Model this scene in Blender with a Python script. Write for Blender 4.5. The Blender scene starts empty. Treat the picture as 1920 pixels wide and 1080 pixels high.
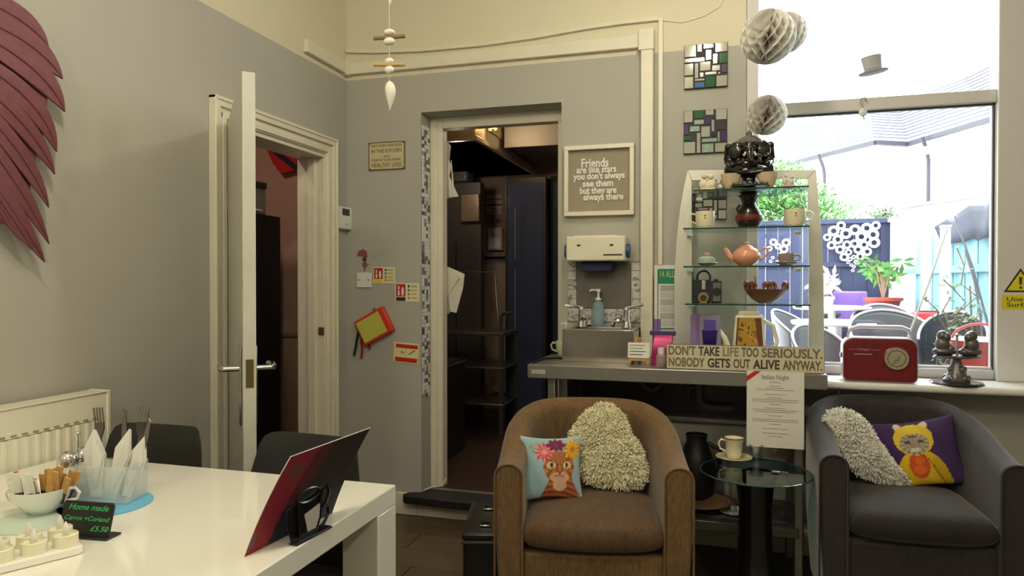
import bpy, math, random
from mathutils import Vector, Matrix, Euler
PI = math.pi
R = math.radians
random.seed(7)
SC = bpy.context.scene
COL = SC.collection
# ------------------------------------------------------------------ camera
FPX = 1300.0
CAM = Vector((0, 0, 1.28))
cd = bpy.data.cameras.new('camera'); cam = bpy.data.objects.new('camera', cd); COL.objects.link(cam)
cd.sensor_width = 36; cd.lens = 36 * FPX / 1920; cd.clip_start = .02
cam.location = CAM; cam.rotation_euler = (R(89.43), 0, R(16.3)); SC.camera = cam
CR = Euler((R(89.43), 0, R(16.3))).to_matrix()
def ray(px, py): return CR @ Vector(((px - 960) / FPX, -(py - 540) / FPX, -1))
def onY(px, py, Y=3.49): r = ray(px, py); return CAM + r * (Y / r.y)
def onX(px, py, X=-1.99): r = ray(px, py); return CAM + r * (X / r.x)
def onZ(px, py, Z=.75): r = ray(px, py); return CAM + r * ((Z - CAM.z) / r.z)
def onT(px, py, t): return CAM + ray(px, py) * t
# ------------------------------------------------------------------ world and light
w = bpy.data.worlds.new('sky'); SC.world = w; w.use_nodes = True
nt = w.node_tree; bg = nt.nodes['Background']
bg.inputs[0].default_value = (.93, .97, 1, 1); bg.inputs[1].default_value = 10
def area(name, loc, rot, size, power, col, sy=None):
    l = bpy.data.lights.new(name, 'AREA'); l.energy = power; l.color = col; l.size = size
    if sy: l.shape = 'RECTANGLE'; l.size_y = sy
    else: l.shape = 'DISK'
    o = bpy.data.objects.new(name, l); o.location = loc; o.rotation_euler = rot; COL.objects.link(o); return o
WARM = (1, .91, .72)
def point(name, loc, power, col, rad=.04):
    l = bpy.data.lights.new(name, 'POINT'); l.energy = power; l.color = col; l.shadow_soft_size = rad
    o = bpy.data.objects.new(name, l); o.location = loc; COL.objects.link(o); return o
LAMPS = ((-.75, .8, 2.74, 36), (-.07, 2.3, 2.76, 22), (-.9, -1.0, 2.74, 38), (1.1, -.4, 2.74, 36))
for lx, ly, lz, lp in LAMPS: point('ceiling_lamp_light', (lx, ly, lz), lp, WARM, .07)
point('hood_lamp_light', (-1.42, 4.45, 2.36), 17, (1, .72, .38))
point('hood_lamp_light', (-1.9, 5.0, 2.1), 4.0, (1, .8, .6))
area('kitchen_lamp_light', (-.7, 5.2, 2.68), (0, 0, 0), .4, 34, (.9, .92, 1))
area('store_lamp_light', (-2.6, 2.9, 2.55), (0, 0, 0), .2, 5, (1, .75, .6))
vs = SC.view_settings
vs.view_transform = 'Standard'; vs.look = 'None'; vs.exposure = 0; vs.gamma = 1; vs.use_curve_mapping = False
SC.cycles.max_bounces = 8; SC.cycles.transparent_max_bounces = 24
SC.cycles.caustics_reflective = False; SC.cycles.caustics_refractive = False
# ------------------------------------------------------------------ materials
MC = {}
def s2l(c): return tuple(((v / 255) / 12.92 if v / 255 <= .04045 else ((v / 255 + .055) / 1.055) ** 2.4) for v in c)
def M(name, rgb, rough=.6, metal=0., var=.06, vs_=8., bump=0., bs=60., stretch=None, emit=0, sheen=0, coat=0, spec=.5, attr=False):
    if name in MC: return MC[name]
    m = bpy.data.materials.new(name); m.use_nodes = True; MC[name] = m
    n = m.node_tree.nodes; L = m.node_tree.links; b = n['Principled BSDF']
    c = s2l(rgb)
    b.inputs['Roughness'].default_value = rough; b.inputs['Metallic'].default_value = metal
    b.inputs['Specular IOR Level'].default_value = spec
    if coat: b.inputs['Coat Weight'].default_value = coat; b.inputs['Coat Roughness'].default_value = .05
    if sheen: b.inputs['Sheen Weight'].default_value = sheen; b.inputs['Sheen Roughness'].default_value = .4
    tc = n.new('ShaderNodeTexCoord'); mp = n.new('ShaderNodeMapping'); L.new(tc.outputs['Object'], mp.inputs[0])
    if stretch: mp.inputs['Scale'].default_value = stretch
    no = n.new('ShaderNodeTexNoise'); no.inputs['Scale'].default_value = vs_; no.inputs['Detail'].default_value = 5
    L.new(mp.outputs[0], no.inputs['Vector'])
    mx = n.new('ShaderNodeMix'); mx.data_type = 'RGBA'; L.new(no.outputs['Fac'], mx.inputs['Factor'])
    if attr:
        at = n.new('ShaderNodeAttribute'); at.attribute_name = 'Col'
        L.new(at.outputs['Color'], mx.inputs['A'])
        g = n.new('ShaderNodeMix'); g.data_type = 'RGBA'; g.blend_type = 'MULTIPLY'; g.inputs['Factor'].default_value = 1
        L.new(at.outputs['Color'], g.inputs['A']); g.inputs['B'].default_value = (1 - var * 2,) * 3 + (1,)
        L.new(g.outputs['Result'], mx.inputs['B'])
    else:
        mx.inputs['A'].default_value = tuple(max(0, v * (1 - var * 1.6)) for v in c) + (1,)
        mx.inputs['B'].default_value = tuple(min(1, v * (1 + var * 1.6)) for v in c) + (1,)
    L.new(mx.outputs['Result'], b.inputs['Base Color'])
    if 'velvet' in name:
        n3 = n.new('ShaderNodeTexNoise'); n3.inputs['Scale'].default_value = 75; n3.inputs['Detail'].default_value = 3; L.new(mp.outputs[0], n3.inputs['Vector'])
        m3 = n.new('ShaderNodeMix'); m3.data_type = 'RGBA'; m3.blend_type = 'MULTIPLY'; m3.inputs['Factor'].default_value = 1
        r3 = n.new('ShaderNodeMapRange'); r3.inputs[1].default_value = .3; r3.inputs[2].default_value = .7; r3.inputs[3].default_value = .72; r3.inputs[4].default_value = 1.25
        L.new(n3.outputs['Fac'], r3.inputs[0]); L.new(mx.outputs['Result'], m3.inputs['A']); L.new(r3.outputs[0], m3.inputs['B']); L.new(m3.outputs['Result'], b.inputs['Base Color'])
    if bump:
        n2 = n.new('ShaderNodeTexNoise'); n2.inputs['Scale'].default_value = bs; n2.inputs['Detail'].default_value = 4
        L.new(mp.outputs[0], n2.inputs['Vector'])
        bp = n.new('ShaderNodeBump'); bp.inputs['Strength'].default_value = bump; bp.inputs['Distance'].default_value = .003
        L.new(n2.outputs['Fac'], bp.inputs['Height']); L.new(bp.outputs[0], b.inputs['Normal'])
    if emit: b.inputs['Emission Color'].default_value = c + (1,); b.inputs['Emission Strength'].default_value = emit
    return m
def glass(name, tint=(1, 1, 1), gl=.06, rough=.01, op=0, body=(200, 210, 210)):
    if name in MC: return MC[name]
    m = bpy.data.materials.new(name); m.use_nodes = True; MC[name] = m
    n = m.node_tree.nodes; L = m.node_tree.links
    for x in list(n):
        if x.type == 'BSDF_PRINCIPLED': n.remove(x)
    o = n['Material Output']; t = n.new('ShaderNodeBsdfTransparent'); g = n.new('ShaderNodeBsdfGlossy'); mx = n.new('ShaderNodeMixShader')
    t.inputs[0].default_value = tuple(tint) + (1,); g.inputs['Roughness'].default_value = rough
    lw = n.new('ShaderNodeLayerWeight'); lw.inputs[0].default_value = .18
    ma = n.new('ShaderNodeMath'); ma.operation = 'MULTIPLY_ADD'; L.new(lw.outputs['Facing'], ma.inputs[0]); ma.inputs[1].default_value = .3; ma.inputs[2].default_value = gl
    L.new(ma.outputs[0], mx.inputs[0]); L.new(t.outputs[0], mx.inputs[1]); L.new(g.outputs[0], mx.inputs[2])
    last = mx
    if op:
        d = n.new('ShaderNodeBsdfDiffuse'); d.inputs[0].default_value = s2l(body) + (1,); m2 = n.new('ShaderNodeMixShader')
        m2.inputs[0].default_value = op; L.new(mx.outputs[0], m2.inputs[1]); L.new(d.outputs[0], m2.inputs[2]); last = m2
    L.new(last.outputs[0], o.inputs[0]); return m
def paint2(name, low, high, zb, rough=.75):
    m = M(name, low, rough, var=.03, vs_=3, bump=.12, bs=120)
    n = m.node_tree.nodes; L = m.node_tree.links; b = n['Principled BSDF']
    src = b.inputs['Base Color'].links[0].from_socket
    g = n.new('ShaderNodeNewGeometry'); sp = n.new('ShaderNodeSeparateXYZ'); L.new(g.outputs['Position'], sp.inputs[0])
    c = n.new('ShaderNodeMath'); c.operation = 'GREATER_THAN'; c.inputs[1].default_value = zb; L.new(sp.outputs['Z'], c.inputs[0])
    mx = n.new('ShaderNodeMix'); mx.data_type = 'RGBA'; L.new(c.outputs[0], mx.inputs['Factor']); L.new(src, mx.inputs['A'])
    mx.inputs['B'].default_value = s2l(high) + (1,); L.new(mx.outputs['Result'], b.inputs['Base Color']); return m
WALL = paint2('two_tone_wall_paint', (178, 177, 168), (222, 215, 190), 2.405)
WALL2 = M('grey_wall_paint', (176, 177, 171), .75, var=.03, bump=.1)
CREAM = M('cream_gloss_paint', (226, 221, 202), .35, var=.04, vs_=14, bump=.15, bs=25)
WHITE = M('white_paint', (232, 231, 226), .4, var=.03)
FRAMEW = M('window_frame_paint', (214, 212, 210), .45, var=.03)
BLACK = M('black_plastic', (22, 22, 23), .45, var=.1)
BLKM = M('black_metal', (16, 15, 15), .35, .3, var=.1)
STEEL = M('brushed_steel', (168, 165, 160), .33, .9, var=.08, vs_=40, stretch=(.3, 6, 6), bump=.05)
CHROME = M('chrome', (225, 225, 225), .08, 1, var=.02)
GLOSSW = M('white_gloss_lacquer', (236, 234, 222), .08, var=.01, coat=.5)
CERAM = M('white_ceramic', (236, 234, 226), .12, var=.02, coat=.4)
CREAMC = M('cream_ceramic', (228, 220, 190), .15, var=.03, coat=.4)
PAPER = M('white_paper', (226, 226, 218), .8, var=.03)
INK = M('dark_ink', (50, 46, 42), .8)
INKL = M('faded_ink', (120, 114, 104), .8)
RED = M('red_print', (190, 40, 34), .5)
YEL = M('yellow_print', (226, 208, 60), .5)
CLEAR = glass('clear_glass', (.97, .99, .98), .04)
PERSP = glass('clear_acrylic', (.985, .99, .99), .07, .03, op=.22, body=(240, 246, 244))
COLA = M('printed_colours', (255, 255, 255), .6, attr=True, var=.04, vs_=60)
COLG = M('glazed_mosaic_colours', (255, 255, 255), .12, attr=True, var=.03, coat=.3)
COLF = M('printed_cloth_colours', (255, 255, 255), .85, attr=True, var=.05, vs_=90, bump=.2, bs=300)
# ------------------------------------------------------------------ mesh builder
class B:
    def __init__(s): s.v = []; s.f = []; s.c = []
    def add(s, vs, fs, col=None):
        k = len(s.v); s.v += [Vector(p) for p in vs]; s.f += [[i + k for i in f] for f in fs]
        s.c += [col or (1, 1, 1)] * len(vs); return s
    def box(s, x0, x1, y0, y1, z0, z1, col=None, T=None):
        vs = [Vector((x, y, z)) for x in (x0, x1) for y in (y0, y1) for z in (z0, z1)]
        if T: vs = [T @ v for v in vs]
        return s.add(vs, [(0, 1, 3, 2), (4, 6, 7, 5), (0, 4, 5, 1), (2, 3, 7, 6), (0, 2, 6, 4), (1, 5, 7, 3)], col)
    def bar(s, a, b, w, h=None, up=Vector((0, 0, 1)), col=None):
        a = Vector(a); b = Vector(b); d = (b - a).normalized(); h = h or w
        if abs(d.dot(up)) > .98: up = Vector((0, 1, 0))
        x = d.cross(up).normalized() * w / 2; y = x.cross(d).normalized() * h / 2
        vs = [p + i * x + j * y for p in (a, b) for i, j in ((-1, -1), (1, -1), (1, 1), (-1, 1))]
        return s.add(vs, [(0, 3, 2, 1), (4, 5, 6, 7), (0, 1, 5, 4), (1, 2, 6, 5), (2, 3, 7, 6), (3, 0, 4, 7)], col)
    def tube(s, pts, r, n=8, closed=False, col=None):
        pts = [Vector(p) for p in pts]; m = len(pts)
        rr = r if isinstance(r, (list, tuple)) else [r] * m
        vs = []; pu = None
        for i, p in enumerate(pts):
            if closed: d = pts[(i + 1) % m] - pts[i - 1]
            else: d = pts[min(i + 1, m - 1)] - pts[max(i - 1, 0)]
            d.normalize()
            if pu is None:
                u = Vector((0, 0, 1)) if abs(d.z) < .9 else Vector((0, 1, 0)); u = (u - d * u.dot(d)).normalized()
            else:
                u = (pu - d * pu.dot(d)); u = u.normalized() if u.length > 1e-6 else d.orthogonal().normalized()
            pu = u; w_ = d.cross(u)
            vs += [p + (u * math.cos(2 * PI * k / n) + w_ * math.sin(2 * PI * k / n)) * rr[i] for k in range(n)]
        fs = []
        for i in range(m if closed else m - 1):
            j = (i + 1) % m
            fs += [(i * n + k, i * n + (k + 1) % n, j * n + (k + 1) % n, j * n + k) for k in range(n)]
        if not closed: fs += [tuple(range(n))[::-1], tuple(range((m - 1) * n, m * n))]
        return s.add(vs, fs, col)
    def cyl(s, a, b, r, r2=None, n=20, col=None): return s.tube([a, b], [r, r if r2 is None else r2], n, col=col)
    def lathe(s, prof, c=(0, 0, 0), n=28, col=None, T=None):
        c = Vector(c); vs = []
        for r, z in prof:
            for k in range(n):
                p = Vector((r * math.cos(2 * PI * k / n), r * math.sin(2 * PI * k / n), z))
                vs.append((T @ p if T else p) + c)
        m = len(prof); fs = []
        for i in range(m - 1):
            fs += [(i * n + k, i * n + (k + 1) % n, (i + 1) * n + (k + 1) % n, (i + 1) * n + k) for k in range(n)]
        if prof[0][0] > 1e-5: fs.append(tuple(range(n))[::-1])
        if prof[-1][0] > 1e-5: fs.append(tuple(range((m - 1) * n, m * n)))
        return s.add(vs, fs, col)
    def ell(s, c, r, n=14, m=9, T=None, col=None):
        if not isinstance(r, (tuple, list)): r = (r, r, r)
        c = Vector(c); vs = []
        for i in range(m + 1):
            a = PI * i / m
            for k in range(n):
                p = Vector((math.sin(a) * math.cos(2 * PI * k / n) * r[0], math.sin(a) * math.sin(2 * PI * k / n) * r[1], math.cos(a) * r[2]))
                vs.append((T @ p if T else p) + c)
        fs = [(i * n + k, (i + 1) * n + k, (i + 1) * n + (k + 1) % n, i * n + (k + 1) % n) for i in range(m) for k in range(n)]
        return s.add(vs, fs, col)
    def prism(s, pts, y0, y1, col=None):            # outline in x,z extruded along y
        n = len(pts); vs = [(x, y0, z) for x, z in pts] + [(x, y1, z) for x, z in pts]
        a = sum(pts[i][0] * pts[(i + 1) % n][1] - pts[(i + 1) % n][0] * pts[i][1] for i in range(n))
        f0 = tuple(range(n)); f1 = tuple(range(2 * n - 1, n - 1, -1)); sd = [(i, i + n, (i + 1) % n + n, (i + 1) % n) for i in range(n)]
        if a < 0: f0 = f0[::-1]; f1 = f1[::-1]; sd = [q[::-1] for q in sd]
        return s.add(vs, [f0, f1] + sd, col)
    def slab(s, pts, z0, z1, col=None):             # outline in x,y extruded along z
        k = len(s.v); s.prism(pts, z0, z1, col)
        for v in s.v[k:]: v.y, v.z = v.z, v.y
        for i in range(len(s.f)):
            if s.f[i][0] >= k: s.f[i] = s.f[i][::-1]
        return s
    def xf(s, T):
        s.v = [T @ v for v in s.v]; return s
    def build(s, name, mat, parent=None, bevel=0, ang=38, loc=None, sub=0, kind=None, seg=2):
        me = bpy.data.meshes.new(name); me.from_pydata([tuple(v) for v in s.v], [], s.f)
        if mat in (COLA, COLG, COLF):
            a = me.color_attributes.new('Col', 'FLOAT_COLOR', 'POINT')
            for i, c in enumerate(s.c): a.data[i].color = s2l([v * 255 for v in c]) + (1,)
        me.materials.append(mat)
        me.shade_smooth(); me.set_sharp_from_angle(angle=R(ang)); me.validate()
        o = bpy.data.objects.new(name, me); COL.objects.link(o)
        if parent: o.parent = parent
        if loc is not None: o.location = loc
        if bevel:
            b = o.modifiers.new('bevel', 'BEVEL'); b.width = bevel; b.segments = seg; b.limit_method = 'ANGLE'; b.angle_limit = R(40)
        if sub:
            b = o.modifiers.new('sub', 'SUBSURF'); b.levels = sub; b.render_levels = sub
        if kind: o['kind'] = kind
        return o
def boxo(name, mat, parent, x0, x1, y0, y1, z0, z1, bevel=0, **k): return B().box(x0, x1, y0, y1, z0, z1).build(name, mat, parent, bevel, **k)
def thing(name, label, cat, loc=(0, 0, 0), rz=0, group=None, rot=None):
    o = bpy.data.objects.new(name, None); COL.objects.link(o); o.location = loc
    o.rotation_euler = rot or (0, 0, rz); o.empty_display_size = .05
    o['label'] = label; o['category'] = cat
    if group: o['group'] = group
    return o
def tag(o, label, cat, group=None):
    o['label'] = label; o['category'] = cat
    if group: o['group'] = group
    # base of the thing becomes its origin
    me = o.data; xs = [v.co.x for v in me.vertices]; ys = [v.co.y for v in me.vertices]; zs = [v.co.z for v in me.vertices]
    c = Vector(((min(xs) + max(xs)) / 2, (min(ys) + max(ys)) / 2, min(zs)))
    me.transform(Matrix.Translation(-c)); o.location = o.matrix_basis @ c if o.rotation_euler.z == 0 else o.location + o.rotation_euler.to_matrix() @ c
    return o
def struct(o): o['kind'] = 'structure'; return o
def dup(root, loc, rz, label, group=None):
    r = root.copy(); COL.objects.link(r); r.location = loc; r.rotation_euler = (0, 0, rz); r['label'] = label
    if group: r['group'] = group
    for ch in list(root.children):
        c = ch.copy(); COL.objects.link(c); c.parent = r
        for g in ch.children:
            d = g.copy(); COL.objects.link(d); d.parent = c
    return r
def text(s, size, mat, parent, x=0, z=0, y=-.001, width=None, name='lettering', align='CENTER', shear=0, depth=.0006, rot=0, flat=False, off=0):
    c = bpy.data.curves.new('t', 'FONT'); c.body = s; c.size = size; c.align_x = align; c.align_y = 'CENTER'; c.shear = shear
    c.extrude = depth; c.resolution_u = 3; c.offset = off
    t = bpy.data.objects.new('t', c); COL.objects.link(t)
    bpy.context.view_layer.update()
    me = bpy.data.meshes.new_from_object(t.evaluated_get(bpy.context.evaluated_depsgraph_get()))
    bpy.data.objects.remove(t); bpy.data.curves.remove(c)
    if width:
        xs = [v.co.x for v in me.vertices]; k = width / max(1e-6, max(xs) - min(xs)); me.transform(Matrix.Diagonal((k, 1, 1, 1)))
    if not flat: me.transform(Matrix.Rotation(rot, 4, 'Y') @ Matrix.Rotation(PI / 2, 4, 'X'))
    me.transform(Matrix.Translation((x, y, z)))
    me.materials.clear(); me.materials.append(mat); me.name = name
    o = bpy.data.objects.new(name, me); COL.objects.link(o); o.parent = parent; return o
def grid(w, h, nx, ny, fn, cf):
    """front and back sheet; fn(u,v)->(x,y,z), cf(u,v)->colour, u,v in -1..1"""
    b = B()
    for j in range(ny + 1):
        for i in range(nx + 1):
            u = 2 * i / nx - 1; v = 2 * j / ny - 1
            b.v.append(Vector(fn(u, v))); b.c.append(cf(u, v))
    b.f += [[j * (nx + 1) + i, j * (nx + 1) + i + 1, (j + 1) * (nx + 1) + i + 1, (j + 1) * (nx + 1) + i] for j in range(ny) for i in range(nx)]
    return b
def arc(cx, cz, rx, rz, a0, a1, n, y=0): return [(cx + rx * math.cos(a0 + (a1 - a0) * i / n), y, cz + rz * math.sin(a0 + (a1 - a0) * i / n)) for i in range(n + 1)]
# ================================================================== SETTING
H = 3.0; YB = 3.49; XL = -1.99; XR = 2.6; YF = -2.6
DX0, DX1, DZ = -1.537, -.756, 2.197           # kitchen doorway
WX0, WX1, WZ0, WZ1 = .141, 1.205, .845, 2.93    # window opening
wb = B()
T2 = YB + .28
wb.box(XL - .15, DX0, YB, T2, 0, H); wb.box(DX0, DX1, YB, T2, DZ, H); wb.box(DX1, .0, YB, T2, 0, H); wb.box(.0, WX0, YB, YB + .12, 0, H)
T3 = YB + .12; wb.box(WX0, WX1, YB, T3, 0, WZ0); wb.box(WX0, WX1, YB, T3, WZ1, H); wb.box(WX1, XR + .15, YB, T3, 0, H)
struct(wb.build('wall_back', WALL))
LY0, LY1, LZ = 2.47, 3.255, 1.955
wl = B()
wl.box(XL - .16, XL, YF, LY0, 0, H); wl.box(XL - .16, XL, LY1, YB, 0, H); wl.box(XL - .16, XL, LY0, LY1, LZ, H)
struct(wl.build('wall_left', WALL))
struct(boxo('wall_right', WALL, None, XR, XR + .15, YF, YB, 0, H))
struct(boxo('wall_front', WALL, None, XL - .16, XR + .15, YF - .15, YF, 0, H))
struct(boxo('ceiling', M('ceiling_paint', (225, 220, 205), .8), None, XL - .16, XR + .15, YF - .15, T2, H, H + .1))
fl = struct(boxo('floor', M('floor_screed', (40, 34, 28), .8), None, XL - .16, XR + .15, YF - .15, YB, -.06, -.006))
FM = [M('laminate_plank_%s' % c, rgb, .32, var=.22, vs_=5, stretch=(1, 9, 1), bump=.12) for c, rgb in (('dark', (78, 66, 46)), ('mid', (88, 74, 50)), ('olive', (84, 74, 48)))]
pm = [B().box(0, 1.215, 0, .188, -.006, 0).build('p', m).data for m in FM]
for o in list(COL.objects):
    if o.name.startswith('p') and o.type == 'MESH' and o.data in pm: bpy.data.objects.remove(o)
j = 0
y = -.2
while y < YB - .05:
    x = XL + random.uniform(-1.0, 0)
    while x < 1.9:
        if x > XL - .02 or x + 1.215 > XL:
            x_ = max(x, XL)
            o = bpy.data.objects.new('plank', pm[j % 3] if x >= XL else pm[(j + 1) % 3]); COL.objects.link(o); o.parent = fl; o.location = (x_, y, 0)
            if x < XL: o.scale.x = (x + 1.215 - XL) / 1.215 - .002
            if y + .188 > YB: o.scale.y = (YB - y) / .19
        j += random.choice((1, 2)); x += 1.218
    y += .1905
# skirting
sk = B(); sk.box(XL, DX0 - .02, YB - .018, YB, 0, .118); sk.box(DX0 - .02, DX1 + .05, YB - .018, YB, 0, .082); sk.box(DX1, XR, YB - .018, YB, 0, .118)
struct(sk.build('baseboard_back', CREAM, bevel=.004))
struct(B().box(XL, XL + .018, YF, LY0 - .1, 0, .118).build('baseboard_left', CREAM, bevel=.004))
# trunking around the top of the grey paint
zt = onY(925, 117).z
def Zl(px, py): return onX(px, py).z
t1 = B(); t1.box(XL, XL + .028, onX(568, 75).y, YB, 2.432, 2.497)
struct(t1.build('trim_1', CREAM, bevel=.003))
t2 = B(); x1 = onY(1202, 90).x; t2.box(XL + .028, x1, YB - .03, YB, 2.43, 2.495); struct(t2.build('trim_2', CREAM, bevel=.003))
t3 = B(); xa, xb = onY(1203, 200).x, onY(1226, 200).x; t3.box(xa, xb, YB - .045, YB, .905, 2.50); t3.box(xa - .012, xb + .003, YB - .05, YB, 2.41, 2.515); struct(t3.build('trim_3', CREAM, bevel=.003))
tj = B(); tj.box(XL + .001, XL + .034, YB - .05, YB - .001, 2.425, 2.503); struct(tj.build('trim_4', CREAM, bevel=.002))
cb = B()
pp = [onY(*q, YB - .012) for q in ((650, 96), (700, 97), (790, 94), (900, 84), (1000, 70), (1100, 52), (1170, 42), (1237, 35))]
for a, b_ in zip(pp, pp[1:]): cb.bar(a, b_, .02, .018)
tag(cb.build('cable_cover', CREAM), 'long pale cable cover sagging across the top of back wall', 'cable cover')
cb = B(); a = onY(1239, 34, YB - .01); cb.box(a.x - .011, a.x + .011, YB - .02, YB, 1.36, a.z)
tag(cb.build('cable_conduit', CREAM, bevel=.002), 'thin vertical cable conduit beside the wide trunking', 'conduit')
cb = B(); cb.tube([onY(*q, YB - .004) for q in ((1240, 38), (1280, 42), (1320, 30), (1350, 12), (1358, -8))], .0025, 6)
tag(cb.build('loose_cable', CREAM), 'thin loose cable running up from the conduit top', 'cable')
# ---- left doorway: lining, architrave, door leaf
ln = B(); ln.box(XL - .16, XL + .004, LY1 - .005, LY1 + .02, 0, LZ); ln.box(XL - .16, XL + .004, LY0 - .02, LY0 + .005, 0, LZ); ln.box(XL - .16, XL + .004, LY0, LY1, LZ - .02, LZ + .005)
ln.box(XL - .09, XL - .045, LY1 - .02, LY1, 0, LZ - .02)
struct(ln.build('trim_5', CREAM, bevel=.002))
ar = B()
W = .088
for i, (o0, o1, th) in enumerate(((0, W, .016), (.006, .03, .024), (.05, W - .001, .03), (W - .014, W + .001, .036))):
    ar.box(XL, XL + th, LY1 + o0, LY1 + o1, 0, LZ + o1); ar.box(XL, XL + th, LY0 - o1, LY0 - o0, 0, LZ + o1); ar.box(XL, XL + th - .0005, LY0 - o1, LY1 + o1, LZ + o0, LZ + o1)
struct(ar.build('trim_6', CREAM, bevel=.003))
hp = Vector((XL + .02, LY0 + .0, .01)); tip = onT(455, 527, 2.2)
dv = Vector((tip.x - hp.x, tip.y - hp.y, 0)); dl = dv.length; rz = math.atan2(dv.y, dv.x)
dr = bpy.data.objects.new('door_1', None); COL.objects.link(dr); dr.location = hp; dr.rotation_euler = (0, 0, rz); dr['kind'] = 'structure'
DP = M('door_grey_paint', (196, 196, 184), .4, var=.08, vs_=6, bump=.2, bs=20)
d = B(); d.box(0, dl, 0, .04, 0, 1.935); leaf = d.build('door_leaf', DP, dr, .002)
d = B(); d.box(dl - .001, dl + .0015, .008, .032, .93, 1.02); d.box(dl, dl + .002, .012, .028, .935, 1.015); d.build('lock_plate', M('tarnished_brass', (120, 105, 75), .4, .8), dr)
for sgn, y0 in ((-1, -.001), (1, .041)):
    h = B(); ys = sorted((y0, y0 + sgn * .006)); h.box(dl - .09, dl - .045, ys[0], ys[1], .80, 1.06)
    h.build('handle_plate', M('satin_chrome', (190, 188, 182), .25, 1), dr, .003)
    h = B(); xh = dl - .067; zh = .985
    h.tube([(xh, y0, zh), (xh, y0 + sgn * .052, zh), (xh - .012, y0 + sgn * .06, zh), (xh - .05, y0 + sgn * .062, zh + .004), (xh - .1, y0 + sgn * .058, zh + .006), (xh - .118, y0 + sgn * .052, zh + .002)], [.009, .009, .01, .009, .009, .006], 10)
    h.build('handle', CHROME, dr)
for z0 in (.2, 1.65):
    B().cyl((0, -.004, z0), (0, -.004, z0 + .08), .006).build('hinge', CHROME, dr)
# striker and door hook
h = B(); p = onX(597, 622, XL - .0); h.box(XL - .03, XL + .004, LY1 - .012, LY1 - .005, p.z - .02, p.z + .02); tag(h.build('strike_plate', CHROME), 'small metal strike plate on cream door frame', 'strike plate')
# ---- storage room behind the left door
ST = M('store_room_wall', (196, 160, 140), .8, var=.06, vs_=3)
sw = B(); sw.box(-3.7, XL - .16, 3.9, 3.98, 0, 2.7); sw.box(-3.78, -3.7, 1.6, 3.98, 0, 2.7); sw.box(-3.78, XL - .16, 1.52, 1.6, 0, 2.7)
sw.box(-3.78, XL - .16, 1.52, 3.98, 2.62, 2.7); struct(sw.build('wall_store', ST))
sw = B(); sw.box(-3.78, XL - .16, 1.52, 3.98, -.08, -.002); struct(sw.build('floor_store', M('store_floor', (60, 52, 44), .7)))
sw = B(); p = onY(540, 628, 3.9); sw.box(-3.7, XL - .16, 3.885, 3.9, p.z - .012, p.z + .012); struct(sw.build('trim_7', M('store_rail', (150, 130, 115), .6), bevel=.003))
cz = onX(500, 402, -2.5).z; yb_ = onX(527, 500, -2.5).y
t = thing('tall_cabinet', 'tall black cabinet seen through the open left door', 'cabinet', (-2.76, yb_ - .35, 0))
boxo('body', BLACK, t, -.26, .24, -.35, .35, .05, cz, .004); boxo('plinth', BLACK, t, -.24, .22, -.33, .33, 0, .05)
boxo('door', BLACK, t, .24, .26, -.345, .345, .06, cz - .005, .003); B().bar((.275, -.3, 1.0), (.275, -.3, 1.2), .012).build('handle', BLKM, t)
t = thing('desktop_printer', 'grey and white printer on top of the black cabinet', 'printer', (-2.68, yb_ - .30, cz))
boxo('body', M('printer_grey', (170, 165, 158), .5), t, -.15, .15, -.22, .2, 0, .15, .008); boxo('lid', M('printer_dark', (80, 74, 70), .5), t, -.155, .155, -.225, .205, .15, .19, .008)
for k in range(3): boxo('slot_or_shade_bar', BLACK, t, .149, .152, -.2, .02 + .03 * k, .03 + k * .04, .036 + k * .04)
boxo('paper_tray', PAPER, t, .15, .2, -.12, .1, .01, .02, .002)
# bunting pennant
def penn(u, v):
    return (u * .5, 0, v)
a, b_, c = onY(497, 272, 3.86), onY(556, 286, 3.86), onY(528, 326, 3.86); d_ = onY(556, 318, 3.86)
rb = B(); P = [a, b_, d_, c, onY(512, 306, 3.86)]
rb.add([p + Vector((0, -.004, 0)) for p in P] + [p + Vector((0, .0, 0)) for p in P], [(0, 4, 3, 2, 1), (5, 6, 7, 8, 9)] + [(i, (i + 1) % 5, (i + 1) % 5 + 5, i + 5) for i in range(5)])
t = thing('bunting_pennant', 'red and navy cloth pennant hanging on the store room wall', 'bunting', (0, 0, 0))
t.location = (a + c) / 2; off = -t.location
rb.xf(Matrix.Translation(off)).build('cloth', M('red_cloth', (190, 30, 24), .8), t)
s_ = B(); s_.bar(a + off + Vector((.02, -.006, -.0)), d_ + off + Vector((0, -.006, .01)), .035, .002, up=Vector((0, 1, 0))); s_.build('stripe', M('navy_cloth', (30, 26, 44), .8), t)
# ---- kitchen beyond the doorway
KM = M('kitchen_wall', (150, 128, 116), .7, var=.05)
kw = B(); KX0, KX1, KY1, KZ = -2.35, .0, 6.0, 2.75
kw.box(KX0 - .1, KX0, T2, KY1 + .1, 0, KZ); kw.box(KX1, KX1 + .1, T2, KY1 + .1, 0, KZ); kw.box(KX0, KX1, KY1, KY1 + .1, 0, KZ); kw.box(KX0 - .1, KX1 + .1, T2, KY1 + .1, KZ, KZ + .08)
struct(kw.build('wall_kitchen', KM))
struct(boxo('floor_kitchen', M('kitchen_floor_vinyl', (62, 46, 38), .35, var=.12), None, KX0, KX1, YB + .10, KY1, 0, .118))
fr = B(); y0, y1 = 3.63, 3.70; xi = onY(830, 500, 3.63).x
fr.box(DX0, xi, y0, y1, .118, DZ); fr.box(xi, DX1, y0, y1, 2.135, DZ); fr.box(DX1 - .05, DX1, y0, y1, .118, 2.135)
fr.box(DX0, xi - .03, y0 - .012, y0, .118, DZ)
struct(fr.build('trim_8', CREAM, bevel=.003))
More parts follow.
